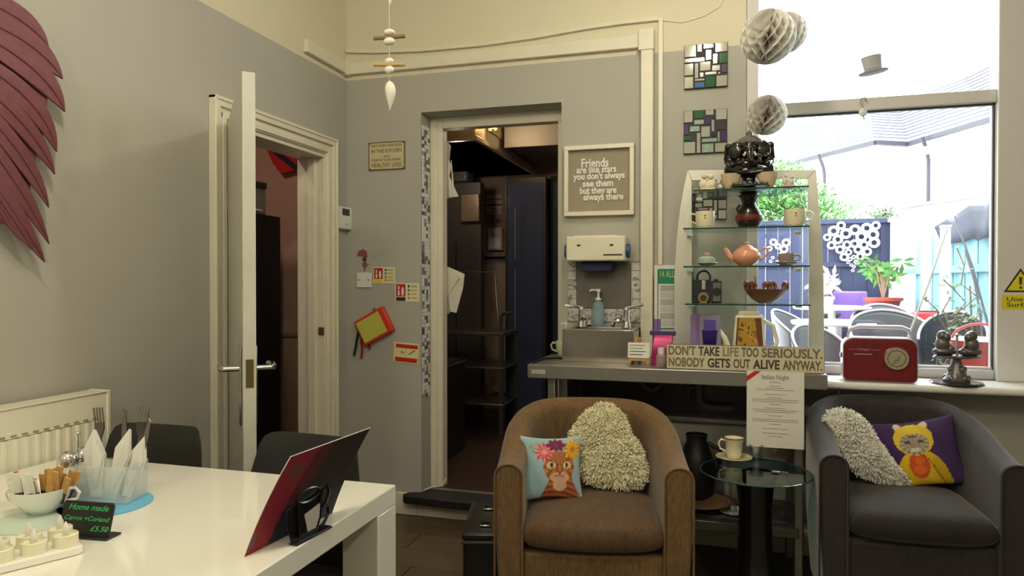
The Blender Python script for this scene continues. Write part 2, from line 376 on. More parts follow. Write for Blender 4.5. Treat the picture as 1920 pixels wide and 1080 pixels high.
tl = B(); random.seed(3); z = 1.28 - (750 - 527) / 1300 * 3.8 + .01; tilec = [(.93, .94, .95), (.85, .87, .9), (.55, .57, .6), (.12, .12, .13), (.06, .06, .07), (.9, .92, .96), (.42, .44, .47)]
zz = z; r_ = 0
while zz < 2.12:
    for k in range(4):
        if zz > z + .015 or k > 1: tl.box(DX0, DX0 + .004, 3.505 + k * .0245, 3.505 + k * .0245 + .0225, zz, zz + .0185, col=random.choice(tilec + tilec[:2] * 2))
    zz += .0205
tl.build('mosaic_tiles', COLG, None, kind='stuff'); o = COL.objects['mosaic_tiles']
o['label'] = 'strip of small black white and grey mosaic tiles lining the kitchen doorway'; o['category'] = 'tiles'
# threshold
st = B(); pts = [(-1.60, 3.40), (-1.62, 3.43), (-1.60, 3.47), (-1.535, 3.49), (-1.535, 3.56), (-.76, 3.56), (-.76, 3.47), (-.70, 3.47), (-.70, 3.38), (-1.1, 3.40), (-1.3, 3.385)]
st.slab(pts, .084, .128); tag(st.build('door_sill_mat', M('black_rubber', (17, 16, 15), .6), bevel=.006), 'black rubber edged step at the kitchen doorway', 'step')
st = B(); st.box(DX0, DX1, 3.562, 3.60, .118, .124); struct(st.build('trim_9', M('threshold_strip', (150, 138, 112), .4, .5), bevel=.002))
st = B(); st.tube([Vector((-1.53, 3.5, .132)), Vector((-1.5, 3.55, .14)), Vector((-1.47, 3.62, .128)), Vector((-1.45, 3.64, .17))], .004, 6); tag(st.build('floor_cable', CREAM), 'short pale cable lying at the foot of the kitchen door frame', 'cable')
# hood
ST2 = M('hood_steel', (190, 175, 150), .3, .85, var=.08, vs_=6)
hz = 2.2; t = thing('extractor_hood', 'warm lit stainless extractor hood at the kitchen ceiling', 'extractor hood', (-1.93, 5.05, hz))
boxo('canopy', ST2, t, -.42, .42, -.75, .75, .0, .55, .004); boxo('gutter', ST2, t, -.415, .44, -.77, .77, -.0, .03, .003)
boxo('filter_panel', ST2, t, .05, .38, -.762, -.75, .12, .4, .004); boxo('side_panel', ST2, t, .42, .428, -.5, .3, .12, .5, .003)
B().cyl((.46, -.55, .1), (.46, -.55, .5), .012).cyl((.5, -.55, .1), (.5, -.55, .5), .012).build('pipe', M('copper_pipe', (200, 150, 90), .3, .9), t)
B().ell((.5, -.62, .14), (.03, .03, .04)).build('lamp_bulb', M('lamp_glow', (255, 205, 120), .5, emit=9), t)
B().cyl((.45, .2, .35), (.45, .2, .08), .02).tube([(.45, .2, .2), (.5, .2, .2), (.54, .15, .18)], .008).build('gas_valve', M('brass_valve', (170, 140, 80), .3, .8), t)
t = thing('ceiling_duct', 'grey box duct under the kitchen ceiling right of the hood', 'duct', (-1.1, 5.2, 2.28))
boxo('body', M('duct_grey', (120, 118, 118), .5, .4), t, -.38, .35, -.3, .7, 0, .46, .004); boxo('flange', M('duct_grey', (120, 118, 118)), t, -.39, .36, -.31, -.27, -.02, .48, .002)
# steel column unit left, back wall bits
t = thing('steel_cabinet', 'tall dark grey steel unit at the left of the kitchen', 'cabinet', (-2.115, 5.6, .118))
DG = M('dark_steel', (88, 84, 82), .45, .4, var=.08)
boxo('body', DG, t, -.225, .216, -.05, .06, 0, 2.0, .005); boxo('cowl', DG, t, -.225, .12, -.12, .06, 2.0, 2.12, .02); boxo('warm_reflection', ST2, t, .05, .216, -.09, -.05, 1.66, 1.9, .01)  # box in warm hood steel stands in for a reflection on the unit
boxo('seam', BLACK, t, -.01, .0, -.052, -.05, .4, 1.5)
def wallsheet(name, label, cat, px0, py0, px1, py1, Y, mat, th=.004, bevel=.001):
    a = onY(px0, py1, Y); b_ = onY(px1, py0, Y); t = thing(name, label, cat, ((a.x + b_.x) / 2, Y, a.z)); w_ = (b_.x - a.x) / 2; h_ = b_.z - a.z
    boxo('sheet', mat, t, -w_, w_, -th, 0, 0, h_, bevel); return t, w_, h_
t, w_, h_ = wallsheet('notice_sheet', 'paper notice with red and black bars on the far kitchen wall', 'notice', 912, 365, 941, 402, 6.0, M('aged_paper', (190, 176, 168), .8))
boxo('red_bar', RED, t, -w_, w_, -.006, -.004, h_ * .72, h_ * .82); boxo('black_bar', INK, t, -w_, w_, -.006, -.004, h_ * .45, h_ * .52)
for k in range(2): boxo('print_block', INKL, t, -.02, .03, -.006, -.004, h_ * (.08 + .16 * k), h_ * (.14 + .16 * k))
t, w_, h_ = wallsheet('switch_box', 'white switch and socket box on the far kitchen wall', 'switch box', 918, 427, 945, 470, 6.0, M('box_white', (196, 184, 176), .5), .06, .006)
boxo('lid', WHITE, t, -w_ * .7, w_ * .8, -.066, -.06, h_ * .1, h_ * .55, .003); B().box(-w_ * 1.05, -w_ * .8, -.07, -.06, h_ * .2, h_ * .4).build('switch', M('orange_switch', (190, 100, 50), .5), t); boxo('window', M('pale_window', (205, 200, 195), .3), t, -w_ * .6, w_ * .7, -.066, -.06, h_ * .65, h_ * .9, .003)
t, w_, h_ = wallsheet('wall_socket', 'small round dark socket above the kitchen switch box', 'socket', 920, 408, 942, 420, 6.0, KM, .01)
B().cyl((.02, -.01, h_ * .5), (.02, -.02, h_ * .5), .018).build('knob', BLACK, t); boxo('hole', BLACK, t, -.035, -.02, -.013, -.009, h_ * .2, h_ * .9)
p = onY(930, 478, 6.0); t = thing('wall_bracket_shelf', 'small grey ledge below the kitchen switch box', 'shelf', (p.x, 5.95, p.z - .05)); boxo('board', M('ledge_grey', (120, 108, 102), .6), t, -.09, .12, -.06, .05, .03, .07, .003); boxo('door_panel', M('pale_door', (165, 148, 138), .6), t, -.03, .12, .02, .05, -1.2, .03, .003)
# fridges
NAVY = M('navy_glass_door', (58, 66, 92), .18, .1, var=.1)
t = thing('display_fridge', 'tall dark upright fridge with navy door and black frame in kitchen', 'fridge', (-1.408, 5.5, .118))
boxo('body', BLACK, t, -.165, .17, -.27, .3, 0, 1.96, .005); boxo('door', BLACK, t, -.165, .165, -.31, -.272, .05, 1.97, .006); boxo('door_panel', NAVY, t, -.135, .135, -.314, -.31, .1, 1.92, .002)
B().bar((-.075, -.335, .75), (-.075, -.335, 1.25), .012).bar((-.075, -.335, 1.33), (-.075, -.335, 1.72), .012).build('handle', CHROME, t)
t = thing('display_fridge', 'second dark fridge partly hidden behind the right edge of kitchen doorway', 'fridge', (-1.02, 5.5, .118))
boxo('body', BLACK, t, -.2, .2, -.2, .3, 0, 1.96, .005)
dq = boxo('door', BLACK, t, 0, .36, -.04, 0, .05, 1.97, .006); dq.location = (-.19, -.22, 0); dq.rotation_euler = (0, 0, R(-24)); q = boxo('door_panel', NAVY, dq, .03, .33, -.044, -.04, .1, 1.92)
# prep rack
t = thing('prep_table', 'low steel prep table with open shelves in the kitchen', 'table', (-1.85, 5.0, .118)); KST = M('kitchen_steel', (112, 106, 102), .3, .8, var=.08)
for x in (-.42, .36):
    for yy in (-.18, .2): B().bar((x, yy, 0), (x, yy, .78), .03).build('leg', KST, t)
for zz, th in ((.76, .025), (.52, .012), (.25, .015)): boxo('shelf', KST, t, -.44, .38, -.2, .22, zz, zz + th, .003)
B().tube([(.36, -.18, .78), (.36, -.18, .9), (.38, -.19, .93), (.44, -.2, .93)], .013).build('hook', KST, t)
B().tube([(-.3, .1, .78), (-.3, .1, 1.23), (.22, .1, 1.23), (.25, .1, .78)], .008).build('over_rail', KST, t)
t = thing('waste_bin', 'black square bin just inside the kitchen doorway', 'bin', (-1.86, 4.3, .118))
b = B(); b.box(-.17, .20, -.22, .22, 0, .6); b.build('body', BLACK, t, .01); boxo('rim', M('bin_rim', (60, 60, 62), .4), t, -.18, .21, -.23, .23, .6, .62, .005); boxo('lid', BLACK, t, -.17, .20, -.22, .22, .62, .63)
# cloths
def cloth(name, label, cat, outline, Y, mat, folds=4, amp=.012):
    P = [onY(*q, Y) for q in outline]; c = sum(P, Vector()) / len(P)
    b = B(); n = len(P)
    t = thing(name, label, cat, (c.x, c.y, min(p.z for p in P)))
    vs = [p - Vector(t.location) + Vector((0, amp * math.sin(i * 2.1), 0)) for i, p in enumerate(P)]; cc = sum(vs, Vector()) / n + Vector((0, -amp * 1.5, 0))
    b.add(vs + [cc] + [v + Vector((0, .006, 0)) for v in vs] + [cc + Vector((0, .012, 0))], [(i, (i + 1) % n, n) for i in range(n)] + [(n + 1 + (i + 1) % n, n + 1 + i, 2 * n + 1) for i in range(n)] + [((i + 1) % n, i, n + 1 + i, n + 1 + (i + 1) % n) for i in range(n)])
    b.build('cloth', mat, t, ang=25); return t
LIN = M('white_linen', (225, 222, 208), .9, var=.04, bump=.2)
t = cloth('hanging_cloth', 'white cloth bunched at the top left of the kitchen doorway', 'cloth', ((822, 262), (838, 266), (846, 274), (842, 300), (846, 312), (843, 330), (852, 352), (858, 368), (846, 371), (836, 373), (822, 373)), 3.74, LIN)
for k in range(4): B().tube([onY(828 + k * 6, 300, 3.725) - Vector(t.location), onY(830 + k * 7, 369, 3.725) - Vector(t.location)], [.002, .006], 6).build('fold', LIN, t)
t = cloth('tea_towel', 'white folded tea towel hanging halfway down the kitchen doorway', 'tea towel', ((820, 497), (838, 500), (872, 514), (868, 540), (854, 587), (846, 584), (841, 589), (828, 583), (820, 580)), 3.76, LIN)
q = [onY(*s, 3.735) - Vector(t.location) for s in ((822, 499), (840, 502), (862, 520), (826, 575), (822, 575))]
b = B(); b.add(q + [p + Vector((0, .004, 0)) for p in q], [(0, 1, 2, 3, 4), (9, 8, 7, 6, 5)] + [(i, i + 5, (i + 1) % 5 + 5, (i + 1) % 5) for i in range(5)]); b.build('folded_flap', LIN, t)
# ---- window
GY = 3.56
wf = bpy.data.objects.new('window_1', None); COL.objects.link(wf); wf['kind'] = 'structure'; wf.location = (WX0, GY, WZ0)
def wbx(name, x0, x1, y0, y1, z0, z1, m=FRAMEW, bv=.004): return boxo(name, m, wf, x0 - WX0, x1 - WX0, y0 - GY, y1 - GY, z0 - WZ0, z1 - WZ0, bv)
gx0, gx1 = onY(1421, 300, 3.55).x, onY(1862, 400, 3.55).x
zt0, zt1 = onY(1665, 204, 3.52).z, onY(1665, 181, 3.52).z; zb = onY(1700, 688, 3.55).z
wbx('stile', WX0, gx0, 3.51, 3.6, WZ0, WZ1); wbx('stile', gx1, WX1, 3.51, 3.6, WZ0, WZ1)
wbx('transom', gx0, gx1, 3.51, 3.6, zt0, zt1); wbx('top_rail', gx0, gx1, 3.51, 3.6, WZ1 - .06, WZ1); wbx('bottom_rail', gx0, gx1, 3.52, 3.6, WZ0, zb)
wbx('beading', gx0, gx1, 3.535, 3.55, zb, zb + .012, bv=.003); wbx('beading', gx0, gx1, 3.535, 3.55, zt0 - .008, zt0, m=M('dark_seal', (70, 68, 72), .6), bv=.001); wbx('beading', gx1 - .008, gx1, 3.535, 3.55, zb, zt0, m=MC['dark_seal'], bv=.001)
wbx('pane', gx0, gx1, 3.565, 3.569, zb, zt0, m=CLEAR, bv=0); wbx('pane', gx0, gx1, 3.565, 3.569, zt1, WZ1 - .06, m=CLEAR, bv=0)
struct(boxo('trim_10', FRAMEW, None, WX1 - .03, WX1 + .34, YB - .018, YB, .845, WZ1, .004))
struct(boxo('window_sill', M('sill_gloss', (230, 230, 228), .2, var=.02), None, .40, 2.2, 3.262, 3.52, .812, .845, .012))
struct(boxo('trim_11', FRAMEW, None, .40, 2.2, YB - .02, YB, .79, .812, .003))
# ================================================================== WALL ITEMS
# wing sculpture
GLIT = M('maroon_glitter_metal', (120, 70, 76), .5, .2, var=.16, vs_=38, bump=.4, bs=80)
XW = XL + .03
p0 = onX(40, 250, XW); t = thing('angel_wing', 'large maroon metal angel wing hung on the left wall', 'wall sculpture', (XW, p0.y, p0.z - .45), PI / 2)
def wl_(px, py, d=0):
    q = onX(px, py, XW); return (q.y - p0.y, q.z - p0.z + .45)
body = [(-190, 40), (-90, 20), (-20, 22), (10, 30), (40, 52), (66, 82), (72, 110), (84, 140), (84, 190), (78, 250), (66, 280), (56, 330), (40, 420), (0, 420), (-60, 340), (-190, 200)]
B().prism([wl_(*q) for q in body], -.012, 0).build('wing_plate', GLIT, t, .003)
def feather(root, mid, tip, w0, y):
    n = 12; L_ = []; Rr = []
    for i in range(n + 1):
        s = i / n; q = Vector(root) * (1 - s) ** 2 + Vector(mid) * 2 * s * (1 - s) + Vector(tip) * s * s
        d = (Vector(mid) - Vector(root)) * (1 - s) + (Vector(tip) - Vector(mid)) * s; d.normalize()
        nrm = Vector((d.y, -d.x)); w_ = w0 * (1 - s ** 2.2) * (.75 + .5 * s)
        L_.append(q + nrm * w_ * .5); Rr.append(q - nrm * w_ * .5)
    L_[-1] = Vector(tip)
    out = L_ + Rr[:-1][::-1]
    o = B().prism([wl_(*q) for q in out], y, y + .008).build('feather', GLIT, t, .0025, seg=1)
    # raised shaft
    pts = []
    for i in range(8):
        s = .1 + .85 * i / 7; q = Vector(root) * (1 - s) ** 2 + Vector(mid) * 2 * s * (1 - s) + Vector(tip) * s * s; a = wl_(q.x, q.y); pts.append((a[0], y - .001, a[1]))
    B().tube(pts, [.003] * 7 + [.001], 5).build('shaft', GLIT, o)
F = [((-60, -5), (40, 32), (84, 90), 60), ((-40, 40), (62, 80), (110, 150), 62), ((-40, 70), (78, 130), (113, 212), 60), ((-50, 120), (76, 190), (98, 287), 52),
     ((-60, 150), (58, 240), (94, 329), 46), ((-60, 190), (48, 300), (82, 391), 44), ((-70, 230), (34, 350), (83, 459), 44), ((-90, 260), (22, 400), (74, 493), 50),
     ((-110, 250), (-5, 380), (50, 470), 50), ((-130, 240), (-30, 350), (20, 440), 50), ((-150, 200), (-60, 330), (0, 420), 50)]
for i, f in enumerate(F): feather(*f, -.020 - .0015 * (i % 3) - .002 * (i // 3))
for i in range(0):
    f = F[i % 8]; q = Vector(f[0]) * .55 + Vector(f[1]) * .45; feather(tuple(q + Vector((-40, -40))), tuple(q + Vector((0, -8))), tuple(q + Vector((26, 34))), 26, -.034)
# radiator
t = thing('radiator', 'cream panel radiator with vertical ridges on the left wall', 'radiator', (XL, 1.2, .12), PI / 2)
ya = onX(203, 740, XL + .09).y - 1.2
RAD = M('radiator_enamel', (224, 220, 200), .35, var=.02)
rz0, rz1 = 0, .80
pts = []; x = -.9; b = B()
n = int((ya - .04 + .9) / .0333); fz = rz1 - .085
b.box(-.9, ya, -.1, -.03, 0, .02); b.box(-.9, ya, -.096, -.09, fz, rz1); b.box(-.9, ya, -.096, -.09, 0, .05); b.box(ya - .012, ya, -.1, -.02, 0, rz1 + .006); b.box(-.9, ya, -.1, -.02, rz1, rz1 + .004)
b.build('casing', RAD, t, .003)
b = B()
for i in range(n + 1):
    x0 = ya - .04 - i * .0333; z0, z1 = .05, fz
    q = [(x0, -.096), (x0 - .006, -.1), (x0 - .014, -.1), (x0 - .02, -.096), (x0 - .0333, -.096)]
    for (xa_, y_a), (xb_, y_b) in zip(q, q[1:]): b.add([(xa_, y_a, z0), (xb_, y_b, z0), (xb_, y_b, z1), (xa_, y_a, z1)], [(0, 1, 2, 3)][::1])
b.box(ya - .04, ya - .012, -.096, -.09, .05, fz)
b.build('ridged_panel', RAD, t)
for i in range(n + 1):
    if i > 24: break
    x0 = ya - .05 - i * .0333; B().box(x0 - .016, x0, -.0985, -.095, fz + .006, fz + .011).build('slot_or_shade_bar', M('flute_end_shade', (150, 142, 120), .6), t)  # darker bars paint the shadow at the top end of each flute
b = B(); b.cyl((ya + .02, -.05, -.1), (ya + .02, -.05, .05), .009); b.cyl((ya, -.05, .05), (ya + .02, -.05, .05), .012); b.build('valve', CHROME, t)
for xx in (-.7, ya - .2): boxo('bracket', RAD, t, xx, xx + .03, -.03, 0, .1, .6)
# thermostat
q0, q1 = onX(626, 428, XL), onX(652, 391, XL)
t = thing('thermostat', 'white wall thermostat with small dark display beside the door frame', 'thermostat', (XL, (q0.y + q1.y) / 2, q0.z), PI / 2)
hw = (q1.y - q0.y) / 2; hh = q1.z - q0.z
boxo('body', WHITE, t, -hw, hw, -.03, 0, 0, hh, .005); boxo('display', M('lcd_dark', (52, 54, 48), .3), t, -hw * .5, hw * .55, -.032, -.03, hh * .62, hh * .92, .001); boxo('button', M('button_grey', (200, 200, 195), .5), t, -.005, .02, -.032, -.03, hh * .2, hh * .27, .001)
# tin plaque
a = onY(692, 320); b_ = onY(760, 266); w_ = (b_.x - a.x) / 2; h_ = onY(726, 266).z - onY(726, 319).z
t = thing('tin_plaque', 'small cream tin plaque with humorous kitchen words, left of the kitchen doorway', 'plaque', ((a.x + b_.x) / 2, YB, onY(726, 319).z))
PLQ = M('cream_tin', (200, 190, 150), .5, var=.1, vs_=30); PIK = M('brown_print', (104, 88, 52), .6)
boxo('plate', PIK, t, -w_, w_, -.006, 0, 0, h_, .002); boxo('face', PLQ, t, -w_ + .006, w_ - .006, -.0075, -.006, .006, h_ - .006, .001)
for s, sz, zz, ww in (('MANY PEOPLE HAVE EATEN', .022, .86, 1.66), ('IN THIS KITCHEN', .03, .67, 1.66), ('and', .022, .49, .3), ('GONE ON TO LEAD NORMAL', .02, .355, 1.6), ('HEALTHY LIVES', .034, .17, 1.66)):
    text(s, sz, PIK, t, 0, h_ * zz, -.0078, width=w_ * ww)
for sx in (-1, 1):
    for zz in (.008, h_ - .008): B().cyl((sx * (w_ - .009), -.0074, zz), (sx * (w_ - .009), -.010, zz), .005, n=10).build('rivet', PIK, t)
# fairy sticker
c = onY(684, 508); t = thing('fairy_sticker', 'small fairy girl sticker with maroon parasol above the blank switch plate', 'sticker', (c.x, YB, c.z))
MAR = M('maroon_print', (140, 78, 78), .7)
k = .0029
b = B(); b.prism([(x * k, z * k) for x, z in ((-16, 28), (-14, 38), (-4, 42), (4, 38), (6, 26), (0, 24), (-6, 28))], -.0015, 0); b.build('parasol', MAR, t)
b = B(); b.ell((-.002, -.001, 22 * k), (.012, .001, .012)); b.build('hair', INK, t)
b = B(); b.prism([(x * k, z * k) for x, z in ((-2, 20), (3, 20), (6, 8), (-6, 8))], -.0018, 0); b.build('dress', MAR, t)
b = B(); b.bar((0, -.001, 8 * k), (0, -.001, 0), .005, .002); b.bar((-8 * k, -.001, 14 * k), (10 * k, -.001, 12 * k), .003, .001); b.build('limbs', INK, t)
b = B(); [b.tube([((16 + i * 8 + 3 * math.cos(a_)) * k, -.0008, (26 + i * 2 + 5 * math.sin(a_ * 1.5)) * k) for a_ in [x * .7 for x in range(8)]], .0012, 4) for i in range(4)]; b.build('scribble', M('faint_pink_print', (176, 152, 144), .8), t)
# blank plate + signs + book
def wbox(name, label, cat, px0, py0, px1, py1, th, mat, bv=.002, rot=0, Y=YB):
    a = onY(px0, (py0 + py1) / 2, Y); b_ = onY(px1, (py0 + py1) / 2, Y); cx = (px0 + px1) / 2; z0 = onY(cx, py1, Y).z; z1 = onY(cx, py0, Y).z
    t = thing(name, label, cat, ((a.x + b_.x) / 2, Y, (z0 + z1) / 2), rot=(0, rot, 0)); w_ = (b_.x - a.x) / 2; h_ = (z1 - z0) / 2
    boxo('board', mat, t, -w_, w_, -th, 0, -h_, h_, bv); return t, w_, h_
t, w_, h_ = wbox('blank_plate', 'blank white switch plate under the fairy sticker', 'switch plate', 670, 511, 697, 539, .009, WHITE)
for s in (-1, 1): B().cyl((s * .028, -.009, 0), (s * .028, -.0105, 0), .004, n=10).build('screw', INK, t)
CRS = M('luminous_sign_plastic', (226, 224, 190), .5)
for nm, (x0, y0, x1, y1), lab, c2 in (('a', (700, 501, 741, 532), 'fire extinguisher sign with yellow strip beside the switch plate', YEL), ('b', (741, 531, 786, 566), 'fire extinguisher sign with black strip close to the doorway', INK)):
    t, w_, h_ = wbox('safety_sign', lab, 'sign', x0, y0, x1, y1, .003, CRS, .001)
    boxo('red_panel', RED, t, -w_ * .9, -w_ * .12, -.004, -.003, -h_ * .42, h_ * .9); boxo('strip', c2, t, -w_ * .9, -w_ * .12, -.004, -.003, -h_ * .9, -h_ * .5)
    b = B(); b.box(-w_ * .75, -w_ * .6, -.005, -.004, -h_ * .3, h_ * .2); b.box(-w_ * .73, -w_ * .62, -.005, -.004, h_ * .3, h_ * .7); b.ell((-w_ * .35, -.0045, h_ * .1), (w_ * .1, .001, h_ * .5)); b.build('symbol', WHITE, t)
    for i in range(4):
        boxo('icon', M('sign_icon_%d' % i, ((60, 90, 50), (90, 120, 60), (190, 120, 60), (180, 150, 60))[i], .6), t, w_ * .08, w_ * .24, -.004, -.003, h_ * (.55 - i * .42), h_ * (.8 - i * .42)); boxo('text_line', M('sign_row_%d' % i, ((160, 190, 120), (190, 200, 130), (215, 190, 120), (220, 180, 110))[i], .6), t, w_ * .34, w_ * .85, -.004, -.003, h_ * (.58 - i * .42), h_ * (.78 - i * .42))
t, w_, h_ = wbox('notice_card', 'cream and red notice card low beside the mosaic strip', 'sign', 738, 643, 785, 681, .003, M('cream_card', (228, 214, 160), .6), .001, rot=R(4))
for z0, z1 in ((.48, .85), (-.88, -.45)): boxo('red_band', RED, t, -w_ * .82, w_ * .92, -.004, -.003, h_ * z0, h_ * z1)
b = B(); b.tube([(-w_ * .4, -.004, 0), (-w_ * .3, -.004, h_ * .15), (-w_ * .2, -.004, -.05 * h_), (-w_ * .12, -.004, h_ * .1)], .002, 5); b.tube([(w_ * .25, -.004, -.1 * h_), (w_ * .45, -.004, h_ * .12), (w_ * .7, -.004, .02)], .002, 5); b.build('handwriting', INK, t)
boxo('divider', INKL, t, 0, .001, -.004, -.003, -h_ * .35, h_ * .4)
# hanging red book, tilted
c = onY(705, 611); t = thing('hanging_notebook', 'tilted red notebook with yellow label hanging on back wall', 'notebook', (c.x, YB, c.z), rot=(0, R(-28), 0))
RC = M('red_vinyl', (214, 62, 52), .4, var=.05)
boxo('cover', RC, t, -.098, .098, -.035, 0, -.075, .075, .005); boxo('label_sheet', M('yellow_green_card', (200, 200, 90), .6), t, -.088, .066, -.037, -.035, -.062, .06, .001)
Ti = Matrix.Rotation(R(28), 4, 'Y')
for nm, m_, P in (('black_ribbon', BLACK, ((-.098, -.02), (-.112, -.08), (-.118, -.12), (-.13, -.17))), ('red_ribbon', M('dark_red_ribbon', (150, 30, 34), .6), ((-.078, -.04), (-.085, -.09), (-.078, -.13), (-.084, -.185))), ('red_ribbon', MC['dark_red_ribbon'], ((-.05, -.07), (-.04, -.1), (-.03, -.13)))):
    b = B()
    for a, q in zip(P, P[1:]): b.bar(Ti @ Vector((a[0], -.015, a[1])), Ti @ Vector((q[0], -.012, q[1])), .012, .003, up=Vector((0, 1, 0)))
    b.build(nm, m_, t)
q = B(); q.cyl(Ti @ Vector((-.005, -.02, .085)), Ti @ Vector((-.005, 0, .085)), .006); q.bar(Ti @ Vector((-.005, -.012, .1)), Ti @ Vector((-.005, -.01, .06)), .012, .004); q.build('hook', M('dull_clip', (120, 112, 100), .4, .6), t)
# framed print
t, w_, h_ = wbox('framed_print', 'white framed beige print reading Friends are like stars', 'framed print', 1060, 273, 1190, 405, .012, M('beige_backing', (158, 148, 128), .8), .001)
for n_, (x0, x1, z0, z1) in enumerate(((-w_, w_, h_ - .022, h_), (-w_, w_, -h_, -h_ + .022), (-w_, -w_ + .022, -h_ + .022, h_ - .022), (w_ - .022, w_, -h_ + .022, h_ - .022))): boxo('frame_bar', CREAM, t, x0, x1, -.035, -.012, z0, z1, .002)
for s, px, py, ww, sz in (('Friends', 1117, 307, 52, .062), ('are like stars', 1120, 319, 76, .048), ('you don\'t always', 1125, 331, 98, .046), ('see them', 1123, 345, 58, .046), ('but they are', 1123, 358, 70, .046), ('always there', 1133, 370, 76, .046)):
    q = onY(px, py); o = onY(1125, 339); text(s, sz, WHITE, t, q.x - o.x, q.z - o.z, -.015, width=ww * .00266, depth=.002, off=.0016)
# towel dispenser
t, w_, h_ = wbox('towel_dispenser', 'cream paper towel dispenser with blue end caps above the sink', 'towel dispenser', 1073, 446, 1179, 491, .16, M('cream_plastic', (230, 226, 204), .35), .008, Y=YB)
boxo('back_plate', M('cream_plastic', ()), t, -w_ * .9, w_ * .6, -.03, 0, h_, h_ + .012, .003)
for s in (-1, 1): B().cyl((s * w_, -.09, -.01), (s * (w_ + .016), -.09, -.01), .034, n=24).build('end_cap', M('blue_plastic', (40, 80, 120), .4), t); B().box(s * .08 - .008, s * .08 + .008, -.163, -.16, .012, .02).build('slot_or_shade_bar', BLACK, t)
boxo('logo', INK, t, .04, w_ - .012, -.162, -.16, -.034, -.028); boxo('paper_roll', M('blue_tissue', (52, 56, 92), .85), t, -w_ * .55, w_ * .5, -.11, -.03, -h_ - .05, -h_, .006)
# marble splash tiles
SB = M('grey_slate_panel', (108, 104, 96), .4, var=.12, vs_=12, bump=.2)
MARB = M('marble_tile', (205, 202, 194), .15, var=.0, coat=.3)
n = MARB.node_tree.nodes; L = MARB.node_tree.links; bs_ = n['Principled BSDF']; nz = n.new('ShaderNodeTexNoise'); nz.inputs['Scale'].default_value = 13; nz.inputs['Detail'].default_value = 8; nz.inputs['Distortion'].default_value = 1.2
geo = n.new('ShaderNodeNewGeometry'); L.new(geo.outputs['Position'], nz.inputs['Vector'])
rp = n.new('ShaderNodeValToRGB'); rp.color_ramp.elements[0].position = .47; rp.color_ramp.elements[0].color = (.6, .58, .54, 1); rp.color_ramp.elements[1].position = .53; rp.color_ramp.elements[1].color = (.62, .6, .56, 1); e = rp.color_ramp.elements.new(.5); e.color = (.09, .085, .08, 1); L.new(nz.outputs['Fac'], rp.inputs[0]); L.new(rp.outputs[0], bs_.inputs['Base Color'])
sx0, sx1 = onY(1065, 530).x, onY(1202, 530).x; z0, z1 = onY(1130, 603).z, onY(1130, 490).z
t = thing('tiled_splashback', 'marble tiled splashback around the small hand basin', 'splashback', ((sx0 + sx1) / 2, YB, z0)); w_ = (sx1 - sx0) / 2; h_ = z1 - z0
px0, px1 = onY(1082, 530).x - t.location.x, onY(1183, 530).x - t.location.x; pz = onY(1130, 578).z - z0
nt_ = 5
for i in range(nt_):
    za, zb_ = pz + (h_ - pz) * i / nt_, pz + (h_ - pz) * (i + 1) / nt_
    boxo('tile', MARB, t, -w_, px0 - .002, -.008, 0, za + .001, zb_ - .001, .0015); boxo('tile', MARB, t, px1 + .002, w_, -.008, 0, za + .001, zb_ - .001, .0015)
for i in range(6): boxo('tile', MARB, t, -w_ + 2 * w_ * i / 6 + .001, -w_ + 2 * w_ * (i + 1) / 6 - .001, -.008, 0, 0, pz - .002, .0015)
boxo('slate_panel', SB, t, px0, px1, -.01, 0, pz, h_, .001)
# hand basin
zc = .905
bz = onY(1130, 618, 3.2).z
t = thing('hand_basin', 'small steel hand basin with two taps on the counter', 'sink', (onY(1130, 600, 3.33).x, 3.33, zc))
hw = .165; zr = onY(1130, 618, 3.19).z - zc
b = B()
for x0, x1, y0, y1 in ((-hw, hw, -.15, -.115), (-hw, hw, .07, .15), (-hw, -hw + .035, -.115, .07), (hw - .035, hw, -.115, .07)): b.box(x0, x1, y0, y1, zr - .012, zr)
b.build('rim', STEEL, t, .003)
b = B(); b.box(-hw, hw, -.152, -.148, .0, zr - .002); b.box(-hw, -hw + .003, -.15, .15, 0, zr - .004); b.box(hw - .003, hw, -.15, .15, 0, zr - .004); b.build('apron', M('polished_steel', (150, 146, 138), .16, .95, var=.1, vs_=6, bump=.3, bs=5), t, .002)
b = B(); b.lathe([(.001, zr - .09), (.05, zr - .088), (.09, zr - .07), (.115, zr - .02), (.12, zr - .006)], (0, -.022, 0)); b.build('bowl', M('polished_steel', ()), t)
for s in (-1, 1):
    tp = B(); tp.cyl((s * .11, .04, zr), (s * .11, .04, zr + .03), .024, .018); tp.cyl((s * .11, .04, zr + .03), (s * .11, .04, zr + .085), .016); tp.tube([(s * .11, .04, zr + .03), (s * .09, .0, zr + .045), (s * .06, -.05, zr + .03), (s * .055, -.06, zr + .012)], .011); o = tp.build('tap', CHROME, t)
    hb = B(); hb.cyl((s * .11, .04, zr + .085), (s * .11, .04, zr + .098), .02, .014); hb.tube([(s * .11, .04, zr + .095), (s * .16, .03, zr + .105), (s * .19, .02, zr + .11)], [.007, .006, .009]); hb.build('lever', CHROME, o)
